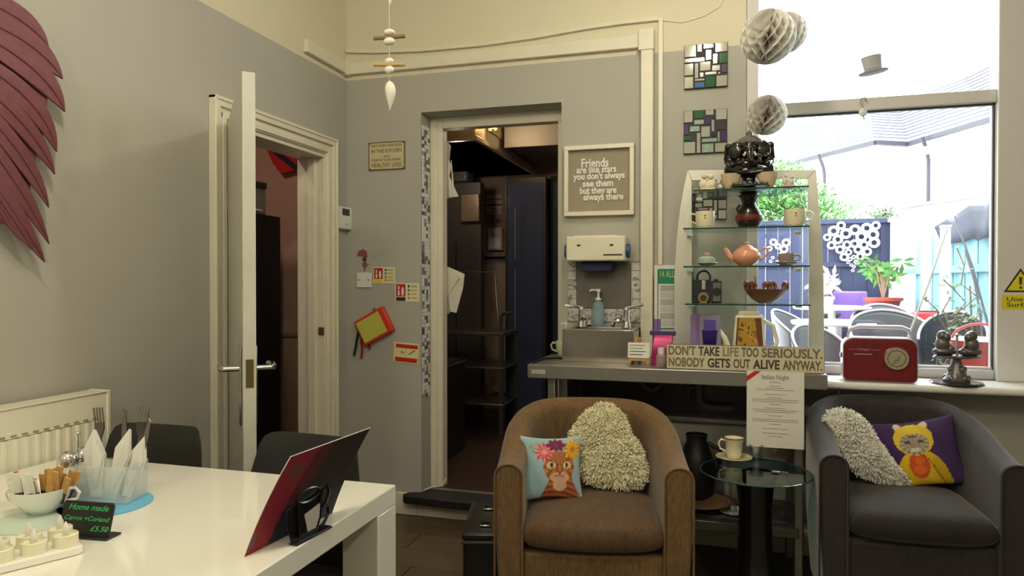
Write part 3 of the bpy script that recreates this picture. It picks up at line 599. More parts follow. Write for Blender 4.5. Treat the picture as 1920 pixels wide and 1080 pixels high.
# soap pump bottles
def pump(name, label, loc, h, r, liq, rz=0):
    t = thing(name, label, 'bottle', loc, rz)
    B().lathe([(r * .9, 0), (r, .01), (r, h * .35), (r * .85, h * .42), (r, h * .5), (r * .8, h * .62), (r * .35, h * .68), (r * .35, h * .72)], n=20).build('bottle', glass('soap_' + name, liq, .06, op=.3, body=tuple(int(v * 245) for v in liq)), t)
    b = B(); b.cyl((0, 0, h * .7), (0, 0, h * .76), r * .5); b.cyl((0, 0, h * .76), (0, 0, h * .92), r * .18); b.cyl((0, 0, h * .92), (0, 0, h), r * .34); b.tube([(0, 0, h * .97), (-r * 1.2, 0, h * .97), (-r * 1.4, 0, h * .93)], r * .15); b.build('pump_head', WHITE, t); return t
p = onY(1122, 600, 3.44); pump('soap_dispenser', 'clear pump bottle of pale blue soap behind the basin', (p.x, 3.44, zc + zr - .0), .185, .031, (.80, .91, .97))
p = onY(1063, 640, 3.3); pump('soap_bottle', 'slim pump bottle at the left end of the counter', (p.x - .005, 3.3, zc), .175, .02, (.85, .95, .95))
# counter
t = thing('steel_counter', 'stainless steel worktop on legs under the display shelves', 'counter', (-.19, 3.25, 0))
cx0, cx1 = -.62, .625
boxo('worktop', STEEL, t, cx0, cx1, -.235, .23, zc - .062, zc, .004)
boxo('price_label', M('paper_tag', (170, 165, 158), .5), t, cx0 + .02, cx0 + .085, -.238, -.235, zc - .042, zc - .022, .001)
for x in (cx0 + .1, cx1 - .1):
    for yy in (-.17, .18): B().bar((x, yy, 0), (x, yy, zc - .06), .035).build('leg', STEEL, t, bevel=.004)
boxo('lower_shelf', M('worn_steel', (120, 116, 110), .4, .7, var=.15), t, cx0 + .1, cx1 - .1, -.2, .2, .22, .26, .003)
boxo('back_panel', M('black_back_panel', (58, 57, 58), .3, var=.15), t, cx0 + .16, cx1 - .03, .215, .222, .62, zc - .062); boxo('back_rail', STEEL, t, cx0 + .16, cx1 - .03, .2, .222, .60, .62, .002)
boxo('side_panel', STEEL, t, cx0 + .115, cx0 + .155, -.1, .2, .26, zc - .062, .002)
b = B(); b.tube([(.12, .16, .84), (.12, .16, .72), (.13, .16, .69), (.16, .16, .68), (.28, .16, .68)], .022, 12); b.build('waste_pipe', M('grey_pipe', (92, 92, 92), .4), t)
b = B(); b.tube([(.07, .17, .84), (.07, .17, .72)], .012, 10); b.tube([(.07, .17, .77), (.12, .17, .77)], .01, 10); b.build('supply_pipe', M('grey_pipe', ()), t); b = B(); b.tube([(-.15, .15, .84), (-.15, .15, .78), (-.1, .15, .75), (-.05, .15, .78), (-.05, .15, .84)], .014, 10); b.build('supply_pipe', M('grey_pipe', ()), t)
# card on easel
p = onZ(1197, 684, zc); t = thing('mini_easel', 'tiny wooden easel holding a handwritten card on the counter', 'easel', (p.x, p.y + .02, zc))
WD = M('pale_wood', (206, 168, 104), .6, var=.1, vs_=30)
b = B(); b.bar((-.04, -.02, 0), (-.01, .012, .12), .008); b.bar((.04, -.02, 0), (.01, .012, .12), .008); b.bar((0, .05, 0), (0, .012, .12), .008); b.bar((-.045, -.012, .024), (.045, -.012, .024), .012); b.build('stand', WD, t)
o = boxo('card', PAPER, t, -.048, .048, -.002, .0, 0, .07, .0005); o.location = (0, -.02, .03); o.rotation_euler = (R(-14), 0, 0)
for i, c_ in enumerate((RED, M('green_ink', (90, 150, 90), .7), INK, INK)): boxo('writing', c_, o, -.04, .03 - .012 * (i % 2), -.003, -.002, .056 - i * .014, .059 - i * .014)
# green cup and cable left
def cup(name, label, cat, loc, r, h, mat, rz=0, foot=.6, handle=True, hs=1., flare=1., group=None, parts=None):
    t = thing(name, label, cat, loc, rz, group)
    pr = [(r * foot * .9, 0), (r * foot, .004), (r * foot * .95, .008), (r * (foot + .25 * (1 - foot)), h * .12), (r * (1 - .1 * (1 - foot)), h * .45), (r, h * .8), (r * flare, h), (r * flare - .003, h - .001), (r * .94, h * .8), (r * .8, h * .3), (.001, h * .12)]
    B().lathe(pr, n=30).build('body', mat, t)
    if handle:
        b = B(); b.tube([(r * .94, 0, h * .82), (r * .98 + .016 * hs, 0, h * .88), (r + .026 * hs, 0, h * .7), (r + .02 * hs, 0, h * .42), (r * .85, 0, h * .28)], [.004, .0045, .0045, .004, .004], 8); b.build('handle', mat, t)
    return t
p = onZ(1053, 668, zc); t = cup('teacup', 'pale green cup with tiny flower at the left end of the counter', 'cup', (p.x, p.y + .02, zc), .033, .075, M('mint_ceramic', (205, 215, 180), .2), rz=PI, flare=1.05); B().ell((.02, -.03, .055), (.006, .002, .005)).build('flower', M('tiny_flower', (90, 70, 50), .5), t)
b = B(); q = [onZ(*s, zc + .004) for s in ((1000, 680), (1020, 672), (1050, 671), (1075, 676), (1085, 670), (1070, 665), (1090, 660), (1105, 664))]; b.tube(q, .004, 6); tag(b.build('black_cable', BLACK), 'black cable lying loosely on the left end of counter', 'cable')
# poster leaning + purple
a = onY(1226, 560, 3.43); b_ = onY(1300, 560, 3.43); z1 = onY(1245, 497, 3.43).z; z0 = zc
t = thing('allergen_poster', 'allergen poster with green heading and purple foot behind the display stand', 'poster', ((a.x + b_.x) / 2, 3.45, z0)); w_ = (b_.x - a.x) / 2; h_ = z1 - z0
boxo('sheet', PAPER, t, -w_, w_, -.004, 0, 0, h_, .001); boxo('heading', M('teal_print', (30, 130, 105), .6), t, -w_ + .018, w_, -.005, -.004, h_ * .80, h_ * .96)
text('14 ALLERGENS', .045, M('lime_print', (190, 220, 120), .6), t, -w_ + .024, h_ * .9, -.006, align='LEFT', width=2 * w_ - .032); boxo('purple_foot', M('lilac_print', (140, 110, 175), .6), t, -w_, -w_ + .032, -.005, -.004, 0, h_ * .42)
for i in range(6): boxo('row', M('grey_row_a', (196, 200, 194), .7) if i % 2 else M('grey_row_b', (172, 178, 172), .7), t, -w_ + .03, w_, -.005, -.004, h_ * (.72 - i * .075), h_ * (.785 - i * .075))
boxo('rule', MC['teal_print'], t, -w_ + .03, w_, -.0055, -.004, h_ * .31, h_ * .325); boxo('side_rule', INK, t, -w_ + .016, -w_ + .019, -.0055, -.004, h_ * .3, h_ * .95)
# pink packet, jar, small bottles
p = onZ(1238, 688, zc); t = thing('sweet_packet', 'bright pink foil packet with purple top behind the small jar', 'packet', (p.x, 3.2, zc)); PK = M('pink_foil', (168, 32, 100), .25, .3, var=.2, vs_=20)
b = B(); b.add([(-.05, -.03, 0), (.05, -.03, 0), (.05, .03, 0), (-.05, .03, 0), (-.04, -.035, .09), (.045, -.035, .09), (.045, .03, .09), (-.04, .03, .09), (-.035, -.006, .14), (.05, -.006, .14), (.05, .0, .14), (-.035, 0, .14)], [(0, 3, 2, 1), (0, 1, 5, 4), (1, 2, 6, 5), (2, 3, 7, 6), (3, 0, 4, 7), (4, 5, 9, 8), (5, 6, 10, 9), (6, 7, 11, 10), (7, 4, 8, 11), (8, 9, 10, 11)]); b.build('bag', PK, t, .004); boxo('bow', M('purple_film', (80, 60, 110), .3), t, -.055, .06, -.012, .004, .13, .15, .003)
p = onZ(1240, 688, zc); t = thing('spice_jar', 'small clear jar with white lid at the left end of the long sign', 'jar', (p.x, 3.08, zc)); B().lathe([(.02, 0), (.022, .005), (.022, .05), (.014, .06)], n=18).build('glass', PERSP, t); B().cyl((0, 0, .058), (0, 0, .085), .015).build('lid', WHITE, t); boxo('contents', M('brown_spice', (120, 80, 70), .8), t, -.012, .012, -.012, .012, .005, .02, .003)
# long wooden sign
a = onY(1250, 670, 3.06); b_ = onY(1545, 670, 3.06); w_ = (b_.x - a.x) / 2; h_ = .105
t = thing('wooden_sign', 'long cream wooden plank sign with dont take life too seriously', 'sign', ((a.x + b_.x) / 2, 3.05, zc)); CB = M('cream_board', (206, 200, 172), .7, var=.06, vs_=20)
boxo('board', M('board_edge', (110, 100, 84), .7), t, -w_, w_, -.01, .008, 0, h_, .001); boxo('face', CB, t, -w_ + .002, w_ - .002, -.0108, -.01, .002, h_ - .002)
l1 = (("DON'T ", 0), ('TAKE ', 1), ('LIFE ', 2), ('TOO ', 3), ('SERIOUSLY.', 0)); TI = [M('sign_ink_%d' % i, c_, .7) for i, c_ in enumerate(((118, 106, 84), (70, 60, 48), (140, 128, 104), (104, 92, 72)))]
for zz, words, ww in ((h_ * .73, (("DON'T", 0, 0, .185), ('TAKE', 1, .205, .345), ('LIFE', 2, .365, .47), ('TOO', 3, .49, .60), ('SERIOUSLY.', 0, .62, 1)), 0), (h_ * .27, (('NOBODY', 0, 0, .245), ('GETS', 1, .265, .415), ('OUT', 3, .435, .545), ('ALIVE', 1, .565, .735), ('ANYWAY.', 3, .755, 1)), 0)):
    for wd, ci, f0, f1 in words: text(wd, .052, TI[ci], t, -w_ + .008 + (f0 + f1) / 2 * (2 * w_ - .016), zz, -.0112, width=(f1 - f0) * (2 * w_ - .016), depth=.0003, off=.0016)
# menu sheet
a = onY(1400, 770, 3.005); b_ = onY(1508, 770, 3.005); w_ = (b_.x - a.x) / 2; zt_ = onY(1454, 697, 3.005).z; zb_ = onY(1454, 840, 3.005).z; h_ = zt_ - zb_
t = thing('menu_sheet', 'white Italian Night menu sheet hanging from the counter edge', 'menu', ((a.x + b_.x) / 2, 3.008, zb_)); boxo('sheet', PAPER, t, -w_, w_, -.0015, 0, 0, h_)
text('Italian Night', .026, INKL, t, .0, h_ * .925, -.002, width=w_ * .95)
for i, (f, ww) in enumerate(((.86, .4), (.81, .4), (.785, .6), (.76, 1.3), (.70, .7), (.655, .5), (.63, 1.6), (.605, 1.6), (.57, .4), (.52, .7), (.495, 1.6), (.47, 1.4), (.42, .5), (.37, 1.6), (.345, 1.6), (.31, .4), (.25, .9), (.19, .9), (.15, .5))): boxo('print_line', M('soft_ink', (168, 165, 155), .8), t, -w_ * ww / 2, w_ * ww / 2, -.002, -.0015, h_ * f - .0015, h_ * f + .0015)
b = B(); b.prism([(-w_, h_ * .86), (-w_, h_ * .93), (-w_ * .72, h_), (-w_ * .5, h_)], -.0022, -.0015); b.build('red_ribbon_print', RED, t)
# mosaic mirrors
LAY = [(0, .72, .28, 1), (.30, .82, .42, 1), (.44, .88, .7, 1), (.72, .78, 1, 1), (0, .6, .48, .7), (.5, .62, .64, .86), (.66, .52, .78, .76), (.8, .52, 1, .76), (0, .3, .22, .58), (.24, .22, .34, .58), (.36, .38, .62, .6), (.64, .36, .84, .5), (.86, .3, 1, .5), (.36, .24, .46, .36), (.48, .28, .76, .36), (0, 0, .22, .28), (.24, 0, .48, .14), (.24, .16, .48, .22), (.5, 0, .72, .26), (.74, 0, 1, .26), (.78, .28, .84, .34)]
MIR = M('mirror_tile', (196, 195, 185), .06, .45, var=.02); MIR2 = M('pale_mirror_tile', (180, 186, 178), .12, .4, var=.1)
TC = {'p': M('purple_glass', (74, 50, 110), .1, coat=.5), 'g': M('green_glass', (40, 96, 62), .1, coat=.5), 'b': M('blue_glass', (40, 100, 150), .1, coat=.5), 'r': M('plum_glass', (110, 40, 70), .1, coat=.5), 'k': M('dark_glass', (60, 56, 70), .1, coat=.5), 't': M('teal_crackle_glass', (140, 165, 155), .25, var=.3, vs_=60, coat=.3), 'm': MIR, 'n': MIR2}
def mosaic(label, px0, py0, px1, py1, code, flip, Y=YB):
    t, w_, h_ = wbox('mosaic_mirror', label, 'mirror', px0, py0, px1, py1, .014, M('dark_grout', (60, 58, 56), .7), .001, Y=Y)
    for (x0, z0, x1, z1), c_ in zip(LAY, code):
        if flip == 1: x0, x1 = 1 - x1, 1 - x0
        if flip == 2: x0, x1, z0, z1 = 1 - z1, 1 - z0, x0, x1
        T = Matrix.Translation((-w_ + (x0 + x1) * w_, -.016, -h_ + (z0 + z1) * h_)) @ Matrix.Rotation(random.uniform(-.012, .012), 4, 'X') @ Matrix.Rotation(random.uniform(-.012, .012), 4, 'Z')
        sx, sz = (x1 - x0) * w_ - .002, (z1 - z0) * h_ - .002
        B().box(-sx, sx, -.002, .002, -sz, sz, T=T).build('glass_tile', TC[c_], t, .0008, seg=1)
    return t
mosaic('square mosaic mirror with bright glare, topmost of the three', 1283, 84, 1364, 166, 'mrpmmmmgmmmnknnmbmgmn', 0)
mosaic('square mosaic mirror with teal crackle centre, middle of the three', 1282, 207, 1363, 288, 'ngpmmtngttnpnktmpmkmr', 2)
mosaic('small mosaic mirror seen behind the glass display shelves', 1292, 350, 1362, 412, 'kmmmknmpmmmnpmnmmmmkm', 1)
# ================================================================== DISPLAY STAND
YD = 3.39
def rx(px, py, Y=YD): q = onY(px, py, Y); return q.x, q.z
BR = M('stand_brushed_metal', (214, 213, 202), .32, .35, var=.06, vs_=30, stretch=(8, 8, .5))
o_ = onY(1405, 645, YD); t = thing('display_stand', 'curved brushed metal stand with glass shelves on the counter', 'display stand', (o_.x, YD, zc))
def loc_(px, py, Y=YD): q = onY(px, py, Y); return (q.x - o_.x, q.z - zc)
zb0 = 0
lo = [loc_(1264, 600), loc_(1264, 520), loc_(1268, 450), loc_(1275, 390), loc_(1283, 345), loc_(1290, 319)]
li = [loc_(1297, 339), loc_(1297, 480), loc_(1297, 600)]
ro = [loc_(1530, 319), loc_(1536, 390), loc_(1541, 450), loc_(1544, 520), loc_(1545, 600)]
ri = [loc_(1516, 600), loc_(1516, 480), loc_(1514, 335)]
B().prism([(lo[0][0], 0)] + lo + li + [(li[-1][0], 0)], -.006, .006).build('side_panel', BR, t, .002)
B().prism([ro[0]] + ro[1:] + [(ro[-1][0], 0), (ri[0][0], 0)] + ri, -.006, .006).build('side_panel', BR, t, .002)
B().prism([lo[-1], (ro[0][0], ro[0][1]), (ri[-1][0], ri[-1][1]), (li[0][0], li[0][1])], -.006, .006).build('top_panel', BR, t, .002)
SHG = glass('green_shelf_glass', (.86, .95, .91), .05); EDG = M('green_glass_edge', (24, 62, 54), .2, coat=.3)
SH = []; Yf, Yk = 3.125, 3.375
for (x0, x1, py) in ((1300, 1517, 355), (1281, 1518, 428), (1281, 1518, 501), (1284, 1520, 573)):
    a = onY(x0, py, Yf); b_ = onY(x1, py, Yf); z = onY(1400, py, Yf).z - zc
    s_ = boxo('glass_shelf', SHG, t, a.x - o_.x, b_.x - o_.x, Yf - YD, Yk - YD, z, z + .007)
    B().box(a.x - o_.x, b_.x - o_.x, Yf - YD - .001, Yf - YD + .001, z, z + .0065).build('edge', EDG, s_)
    for sx in (a.x - o_.x + .02, b_.x - o_.x - .02): B().box(sx - .014, sx + .014, -.03, -.004, z - .016, z - .001).build('clip', WHITE, s_, .003)
    SH.append(zc + z + .0075)
def onsh(i, px, Y): q = onY(px, 500, Y); return (q.x, Y, SH[i])
# figurines on the top shelf
IV = M('ivory_resin', (222, 214, 186), .5, bump=.3, bs=120)
t = thing('figurine_group', 'ivory figurine of huddled round headed figures, left on top shelf', 'figurine', onsh(0, 1327, 3.2))
b = B()
b.box(-.035, .032, -.018, .02, 0, .012)
for x, z, r in ((-.018, .03, .022), (.014, .028, .022), (-.002, .022, .02)): b.ell((x, 0, z), (r, .018, r * 1.1))
b.build('bodies', IV, t)
b = B(); [b.ell((x, -.004, z), r) for x, z, r in ((-.014, .066, .014), (.012, .062, .013))]; b.build('heads', IV, t)
t = thing('figurine', 'small grey reclining figurine beside the ivory figures', 'figurine', onsh(0, 1351, 3.2)); SG = M('silver_grey_resin', (190, 188, 180), .35, .2)
b = B(); b.ell((0, 0, .015), (.02, .014, .014)); b.ell((-.008, 0, .036), (.011, .011, .016)); b.ell((.01, 0, .04), .008); b.build('body', SG, t)
t = thing('trinket_figure', 'faded pink trinket of a seated figure on a base, right on top shelf', 'figurine', onsh(0, 1478, 3.2)); b = B(); b.ell((0, 0, .008), (.036, .02, .009)); b.build('base', M('dusty_pink', (205, 170, 160), .6), t)
b = B(); b.ell((-.012, 0, .03), (.012, .01, .018)); b.ell((-.012, 0, .054), .009); b.ell((.012, 0, .026), (.011, .01, .014)); b.ell((.014, 0, .046), .009); b.tube([(-.02, 0, .04), (-.03, 0, .055)], .004); b.build('figure', M('pale_trinket', (215, 200, 195), .5, var=.3, vs_=80), t)
# elephant headed statue
ON = M('black_glazed_stone', (34, 31, 30), .14, .25, var=.3, vs_=30, coat=.6, bump=.5, bs=70)
p = onsh(0, 1404, 3.22); t = thing('elephant_statue', 'black glazed elephant headed statue on a beaded base, top shelf', 'statue', p)
k = 1 / 1300 * 3.1
def up(py): return onY(1404, py, 3.22).z - p[2]
b = B(); b.lathe([(.085, 0), (.105, .008), (.1, .016), (.05, .02), (.03, .026)], n=28); b.build('base', ON, t)
b = B(); [b.ell((.095 * math.cos(i * PI / 12), .095 * math.sin(i * PI / 12), .02), .0085, n=8, m=6) for i in range(24)]; b.build('bead_ring', M('pewter_beads', (120, 122, 118), .25, .7), t)
b = B(); b.lathe([(.03, .02), (.034, .035), (.032, .055), (.024, .075), (.02, .09)], n=18); b.build('pillar', ON, t)
zm = up(290); 
b = B(); b.ell((0, 0, up(322)), (.092, .05, .026)); b.ell((0, 0, up(308)), (.07, .045, .04)); b.ell((0, .015, up(292)), (.098, .028, .075)); [b.ell((s * .078, .005, up(py_)), (.028, .026, .03)) for s in (-1, 1) for py_ in (318, 300, 280)]; b.build('body', ON, t)
for s in (-1, 1):
    b = B(); b.tube([(s * .035, -.03, up(318)), (s * .08, -.045, up(322)), (s * .05, -.06, up(326)), (0, -.055, up(327))], [.018, .017, .012, .008], 10); b.build('leg', ON, t)
    b = B(); b.tube([(s * .05, 0, up(298)), (s * .088, -.01, up(305)), (s * .075, -.045, up(312))], [.013, .011, .009], 10); b.ell((s * .072, -.05, up(311)), .014); b.build('arm', ON, t)
    b = B(); b.tube([(s * .06, 0, up(300)), (s * .098, .0, up(296)), (s * .092, -.01, up(280))], [.014, .012, .011], 10); b.ell((s * .088, -.012, up(275)), .016); b.build('arm', ON, t)
    b = B(); T = Matrix.Rotation(s * .35, 4, 'Z'); b.ell((s * .060, -.036, up(284)), (.030, .008, .036), T=T); b.build('ear', ON, t)
    b = B(); b.ell((s * .016, -.068, up(279)), (.005, .003, .003)); b.build('eye', M('pewter_beads', ()), t)
    b = B(); b.tube([(s * .018, -.06, up(290)), (s * .024, -.078, up(297)), (s * .03, -.086, up(295))], [.005, .004, .002], 7); b.build('tusk', IV, t)
b = B(); b.ell((0, -.036, up(281)), (.034, .034, .036)); b.build('head', ON, t)
b = B(); b.tube([(0, -.062, up(285)), (-.002, -.08, up(297)), (.004, -.084, up(307)), (.02, -.084, up(312)), (.036, -.08, up(308)), (.04, -.078, up(302))], [.016, .013, .010, .008, .007, .005], 10); b.build('trunk', ON, t)
b = B(); b.lathe([(.062, up(276)), (.068, up(272)), (.06, up(266)), (.046, up(261)), (.03, up(257)), (.014, up(254)), (.016, up(250)), (.008, up(247)), (.001, up(243))], (0, 0, 0), n=22); [b.ell((.066 * math.cos(i * PI / 7), .062 * math.sin(i * PI / 7) - .003, up(270)), .009, n=8, m=6) for i in range(14)]; b.build('crown', M('grey_crown', (120, 116, 110), .25, .5, coat=.4), t)
b = B()
for i in range(24):
    a_ = random.uniform(0, PI); rr = random.uniform(.02, .08); b.ell((rr * math.cos(a_), -.045, up(300) + (rr * math.sin(a_ * 2)) * .25), .0055, n=7, m=5)
b.build('ornament_beads', M('pewter_beads', ()), t)
# beige pods flanking pillar = scallop cups
for sx, lb in ((-1, 'beige scalloped shell dish left of the statue pillar'), (1, 'beige scalloped shell dish right of the statue pillar')):
    q = onsh(0, 1404 + sx * 34, 3.17); t = thing('shell_dish', lb, 'dish', q)
    b = B(); b.lathe([(.02, 0), (.024, .006), (.034, .03), (.042, .068), (.040, .068), (.02, .02), (.001, .01)], n=24); b.v = [Vector((v.x * (1 + .05 * math.cos(12 * math.atan2(v.y, v.x))), v.y * .6, v.z)) for v in b.v]; b.build('bowl', M('beige_ceramic', (196, 178, 146), .4, var=.1), t)
# dark vase, shelf 2
VD = M('dark_red_glaze', (34, 24, 23), .25, .2, var=.5, vs_=22, coat=.5, bump=.3, bs=30)
t = thing('dark_vase', 'dark waisted vase with reddish belly under the statue, second shelf', 'vase', onsh(1, 1404, 3.22))
B().lathe([(.042, 0), (.052, .02), (.056, .045), (.05, .07), (.036, .09), (.028, .11), (.036, .13), (.048, .142), (.034, .148), (.042, .157), (.04, .159), (.028, .14), (.02, .11)], n=30).build('body', VD, t)
b = B(); b.lathe([(.0555, .03), (.0585, .04), (.0565, .055)], n=30); b.build('belly_band', M('oxide_red', (96, 30, 22), .4, var=.5, vs_=40), t); b = B(); b.tube([(-.04, -.02, .06), (-.052, -.02, .085), (-.038, -.02, .1)], .006); b.build('lug', VD, t)
# cups shelf 2
def motif(t, r, z, m_=None):
    b = B()
    for a_, dz, rr in ((0, 0, .006), (.35, .003, .0025), (-.35, .003, .0025), (0, -.011, .004), (.7, .0, .002)): b.ell((r * math.sin(a_), -r * math.cos(a_), z + dz), (rr, .001, rr), n=8, m=6)
    b.build('motif', m_ or M('gold_brown_print', (130, 104, 50), .5), t)
t = cup('teacup', 'cream teacup with gilt motif and handle at left, second shelf', 'cup', onsh(1, 1322, 3.2), .042, .076, CREAMC, rz=PI, foot=.85); motif(t, -.041, .055)
t = cup('teacup', 'cream teacup with handle at right, right end of the second shelf', 'cup', onsh(1, 1490, 3.2), .046, .074, CREAMC, foot=.85); motif(t, .045, .055)
# shelf 3
def saucer(b, r): return b.lathe([(r * .5, 0), (r * .55, .004), (r * .9, .010), (r, .014), (r * .98, .016), (r * .5, .008), (.001, .007)], n=30)
GRN = M('sage_ceramic', (168, 186, 170), .2, coat=.3)
t = thing('covered_dish', 'small sage green dish with pink knobbed lid on saucer, third shelf', 'dish', onsh(2, 1325, 3.2)); saucer(B(), .048).build('saucer', GRN, t); B().lathe([(.033, .008), (.038, .02), (.036, .034), (.026, .042), (.008, .046), (.001, .046)], n=26).build('lid', GRN, t); B().ell((.0, 0, .053), (.01, .01, .008)).build('knob', M('pink_knob', (220, 160, 140), .3), t)
PCH = M('peach_ceramic', (226, 160, 128), .15, coat=.5, var=.03)
t = thing('teapot', 'round peach teapot with lid in the middle of the third shelf', 'teapot', onsh(2, 1399, 3.2), group=None)
B().lathe([(.03, 0), (.034, .004), (.052, .018), (.06, .038), (.057, .056), (.042, .074), (.028, .08)], n=34).build('body', PCH, t)
B().lathe([(.03, .079), (.027, .084), (.014, .09), (.006, .092), (.006, .095), (.01, .1), (.006, .106), (.001, .107)], n=24).build('lid', PCH, t)
B().tube([(-.05, 0, .03), (-.072, 0, .045), (-.082, 0, .068), (-.092, 0, .078)], [.016, .012, .009, .007], 12).build('spout', PCH, t)
B().tube([(.05, 0, .062), (.072, 0, .078), (.088, 0, .074), (.088, 0, .052), (.07, 0, .034), (.052, 0, .024)], .0055, 10).build('handle', PCH, t)
GRY = M('taupe_ceramic', (150, 136, 126), .3)
p = onsh(2, 1474, 3.2); t = cup('teacup', 'taupe cup on its saucer at the right of the third shelf', 'cup', (p[0], p[1], p[2] + .008), .032, .044, GRY, foot=.8); o = saucer(B(), .052).build('saucer', GRY, t); o.location = (0, 0, -.008)
# shelf 4
t = thing('box_camera', 'old black box camera with strap handle on the fourth shelf', 'camera', onsh(3, 1325, 3.22)); LEA = M('black_leatherette', (26, 25, 25), .55, bump=.5, bs=250)
boxo('body', LEA, t, -.063, .018, -.06, .05, 0, .103, .003); o = boxo('front_plate', M('worn_black_metal', (46, 44, 44), .35, .5), t, .02, .064, -.055, .05, 0, .098, .003)
boxo('face', M('brushed_face', (110, 106, 104), .4, .5, var=.2, vs_=40), o, .026, .060, -.058, -.055, .008, .09, .001); B().cyl((.043, -.057, .052), (.043, -.064, .052), .017).build('lens', BLACK, t)
B().tube([(-.04, -.02, .1)] + [(-.012 + .028 * math.cos(a_), -.02, .115 + .028 * math.sin(a_)) for a_ in [PI - i * PI / 8 for i in range(9)]] + [(.014, -.02, .1)], .005, 8).build('strap', BLACK, t); boxo('clasp', CHROME, t, -.02, -.004, -.063, -.06, .06, .1, .001); boxo('knob', BLACK, t, .03, .05, -.01, .01, .098, .106, .002)
t = thing('brass_medallion', 'small round brass trinket standing in front of the box camera', 'trinket', onsh(3, 1319, 3.14)); BRS = M('old_brass', (150, 132, 90), .35, .6, var=.2, vs_=60)
b = B(); b.cyl((0, -.006, .026), (0, .006, .026), .023, n=26); b.build('disc', BRS, t); b = B(); b.cyl((0, -.008, .024), (0, -.005, .024), .014, n=20); b.build('centre', M('dark_brass', (70, 58, 40), .4, .5), t); boxo('foot', BRS, t, -.015, .015, -.01, .01, 0, .006, .001)
WO = M('carved_wood', (122, 74, 44), .4, var=.2, vs_=18, stretch=(1, 1, 6), coat=.2)
t = thing('wooden_bowl', 'turned wooden bowl with carved elephants walking round its rim', 'bowl', onsh(3, 1436, 3.22))
B().lathe([(.03, 0), (.034, .004), (.06, .022), (.078, .042), (.09, .062), (.086, .062), (.07, .040), (.04, .014), (.001, .01)], n=36).build('bowl', WO, t)
def eleph(k, T, parent, nm='elephant'):
    b = B(); b.ell((0, 0, .6), (.5, .24, .28)); b.ell((-.55, 0, .66), (.2, .18, .22)); b.tube([(-.7, 0, .62), (-.82, 0, .42), (-.84, 0, .2), (-.9, 0, .12)], [.09, .07, .05, .03], 8)
    for x in (-.34, .34):
        for y in (-.13, .13): b.cyl((x, y, 0), (x * .95, y, .55), .09, .13, n=8)
    for s in (-1, 1): b.ell((-.42, s * .2, .66), (.16, .03, .2))
    b.tube([(.48, 0, .7), (.56, 0, .45), (.56, 0, .3)], .025, 5); b.xf(T @ Matrix.Scale(k, 4)); return b.build(nm, WO, parent)
for a_ in (R(-140), R(-88), R(-25), R(70), R(150)):
    T = Matrix.Translation((.083 * math.cos(a_), .083 * math.sin(a_), .06)) @ Matrix.Rotation(a_ + PI / 2 + PI, 4, 'Z'); eleph(.043, T, t)
B().tube([(-.05, -.07, .06), (-.045, -.075, .09), (-.05, -.07, .118)], [.004, .003, .002], 6).build('raised_trunk', WO, t)
# behind sign
def cpt(px, Y): q = onY(px, 640, Y); return (q.x, Y, zc)
t = thing('gift_box', 'grey box with purple foil sweets printed on the front, behind the sign', 'box', cpt(1331, 3.2)); hh = onY(1331, 592, 3.2).z - zc
boxo('box', M('mauve_grey_card', (140, 132, 160), .6), t, -.045, .045, -.02, .03, 0, hh, .002); boxo('label', M('violet_print', (96, 76, 170), .5), t, -.026, .024, -.0215, -.02, hh * .72, hh * .92)
b = B(); b.prism([(-.034, hh * .72), (.032, hh * .72), (.024, hh * .3), (-.026, hh * .3)], -.024, -.02, None); b.build('pouch', M('purple_foil', (54, 34, 120), .2, .4, var=.5, vs_=40), t, .002)
t = thing('lilac_box', 'narrow lilac box at the left end behind the sign', 'box', cpt(1303, 3.25)); boxo('box', M('lilac_card', (150, 125, 180), .6), t, -.02, .022, -.02, .03, 0, hh * 1.02, .002); boxo('edge_stripe', M('violet_print', ()), t, .019, .023, -.022, -.02, 0, hh)
t = thing('santa_figure', 'small red and white gnome figure behind the teapot spout', 'figurine', cpt(1360, 3.3)); B().lathe([(.028, 0), (.026, .02), (.02, .05), (.008, .075)], n=16).build('coat', RED, t); B().ell((0, 0, .085), (.012, .012, .014)).build('beard', WHITE, t); B().lathe([(.014, .092), (.008, .12), (.001, .14)], n=14).build('hat', RED, t); B().lathe([(.03, 0), (.032, .006), (.03, .012)], n=16).build('trim', WHITE, t)
# tall teapot with panel
t = thing('tall_teapot', 'tall cream teapot with mustard and brown painted front panel', 'teapot', cpt(1404, 3.2)); ht = onY(1404, 590, 3.2).z - zc; wt, wb_ = .058, .075
b = B(); b.add([(-wb_, -.045, 0), (wb_, -.045, 0), (wb_, .045, 0), (-wb_, .045, 0), (-wt, -.035, ht), (wt, -.035, ht), (wt, .035, ht), (-wt, .035, ht)], [(0, 3, 2, 1), (4, 5, 6, 7), (0, 1, 5, 4), (1, 2, 6, 5), (2, 3, 7, 6), (3, 0, 4, 7)]); b.build('body', CREAMC, t, .009, seg=3)
boxo('lid', CREAMC, t, -.045, .04, -.028, .028, ht, ht + .016, .004)
B().tube([(-.06, 0, .04), (-.085, 0, .07), (-.1, 0, .12), (-.125, 0, .155), (-.16, 0, .165)], [.022, .017, .013, .011, .011], 12).build('spout', CREAMC, t); B().tube([(.055, 0, ht * .9), (.1, 0, ht * .8), (.115, 0, ht * .5), (.1, 0, .05), (.065, 0, .03)], .009, 10).build('handle', CREAMC, t)
rnd = [(random.uniform(-.8, .8), random.uniform(-1, .9), random.uniform(.03, .1), random.choice(((.36, .22, .1), (.5, .36, .1), (.86, .7, .3), (.3, .16, .1)))) for _ in range(60)]
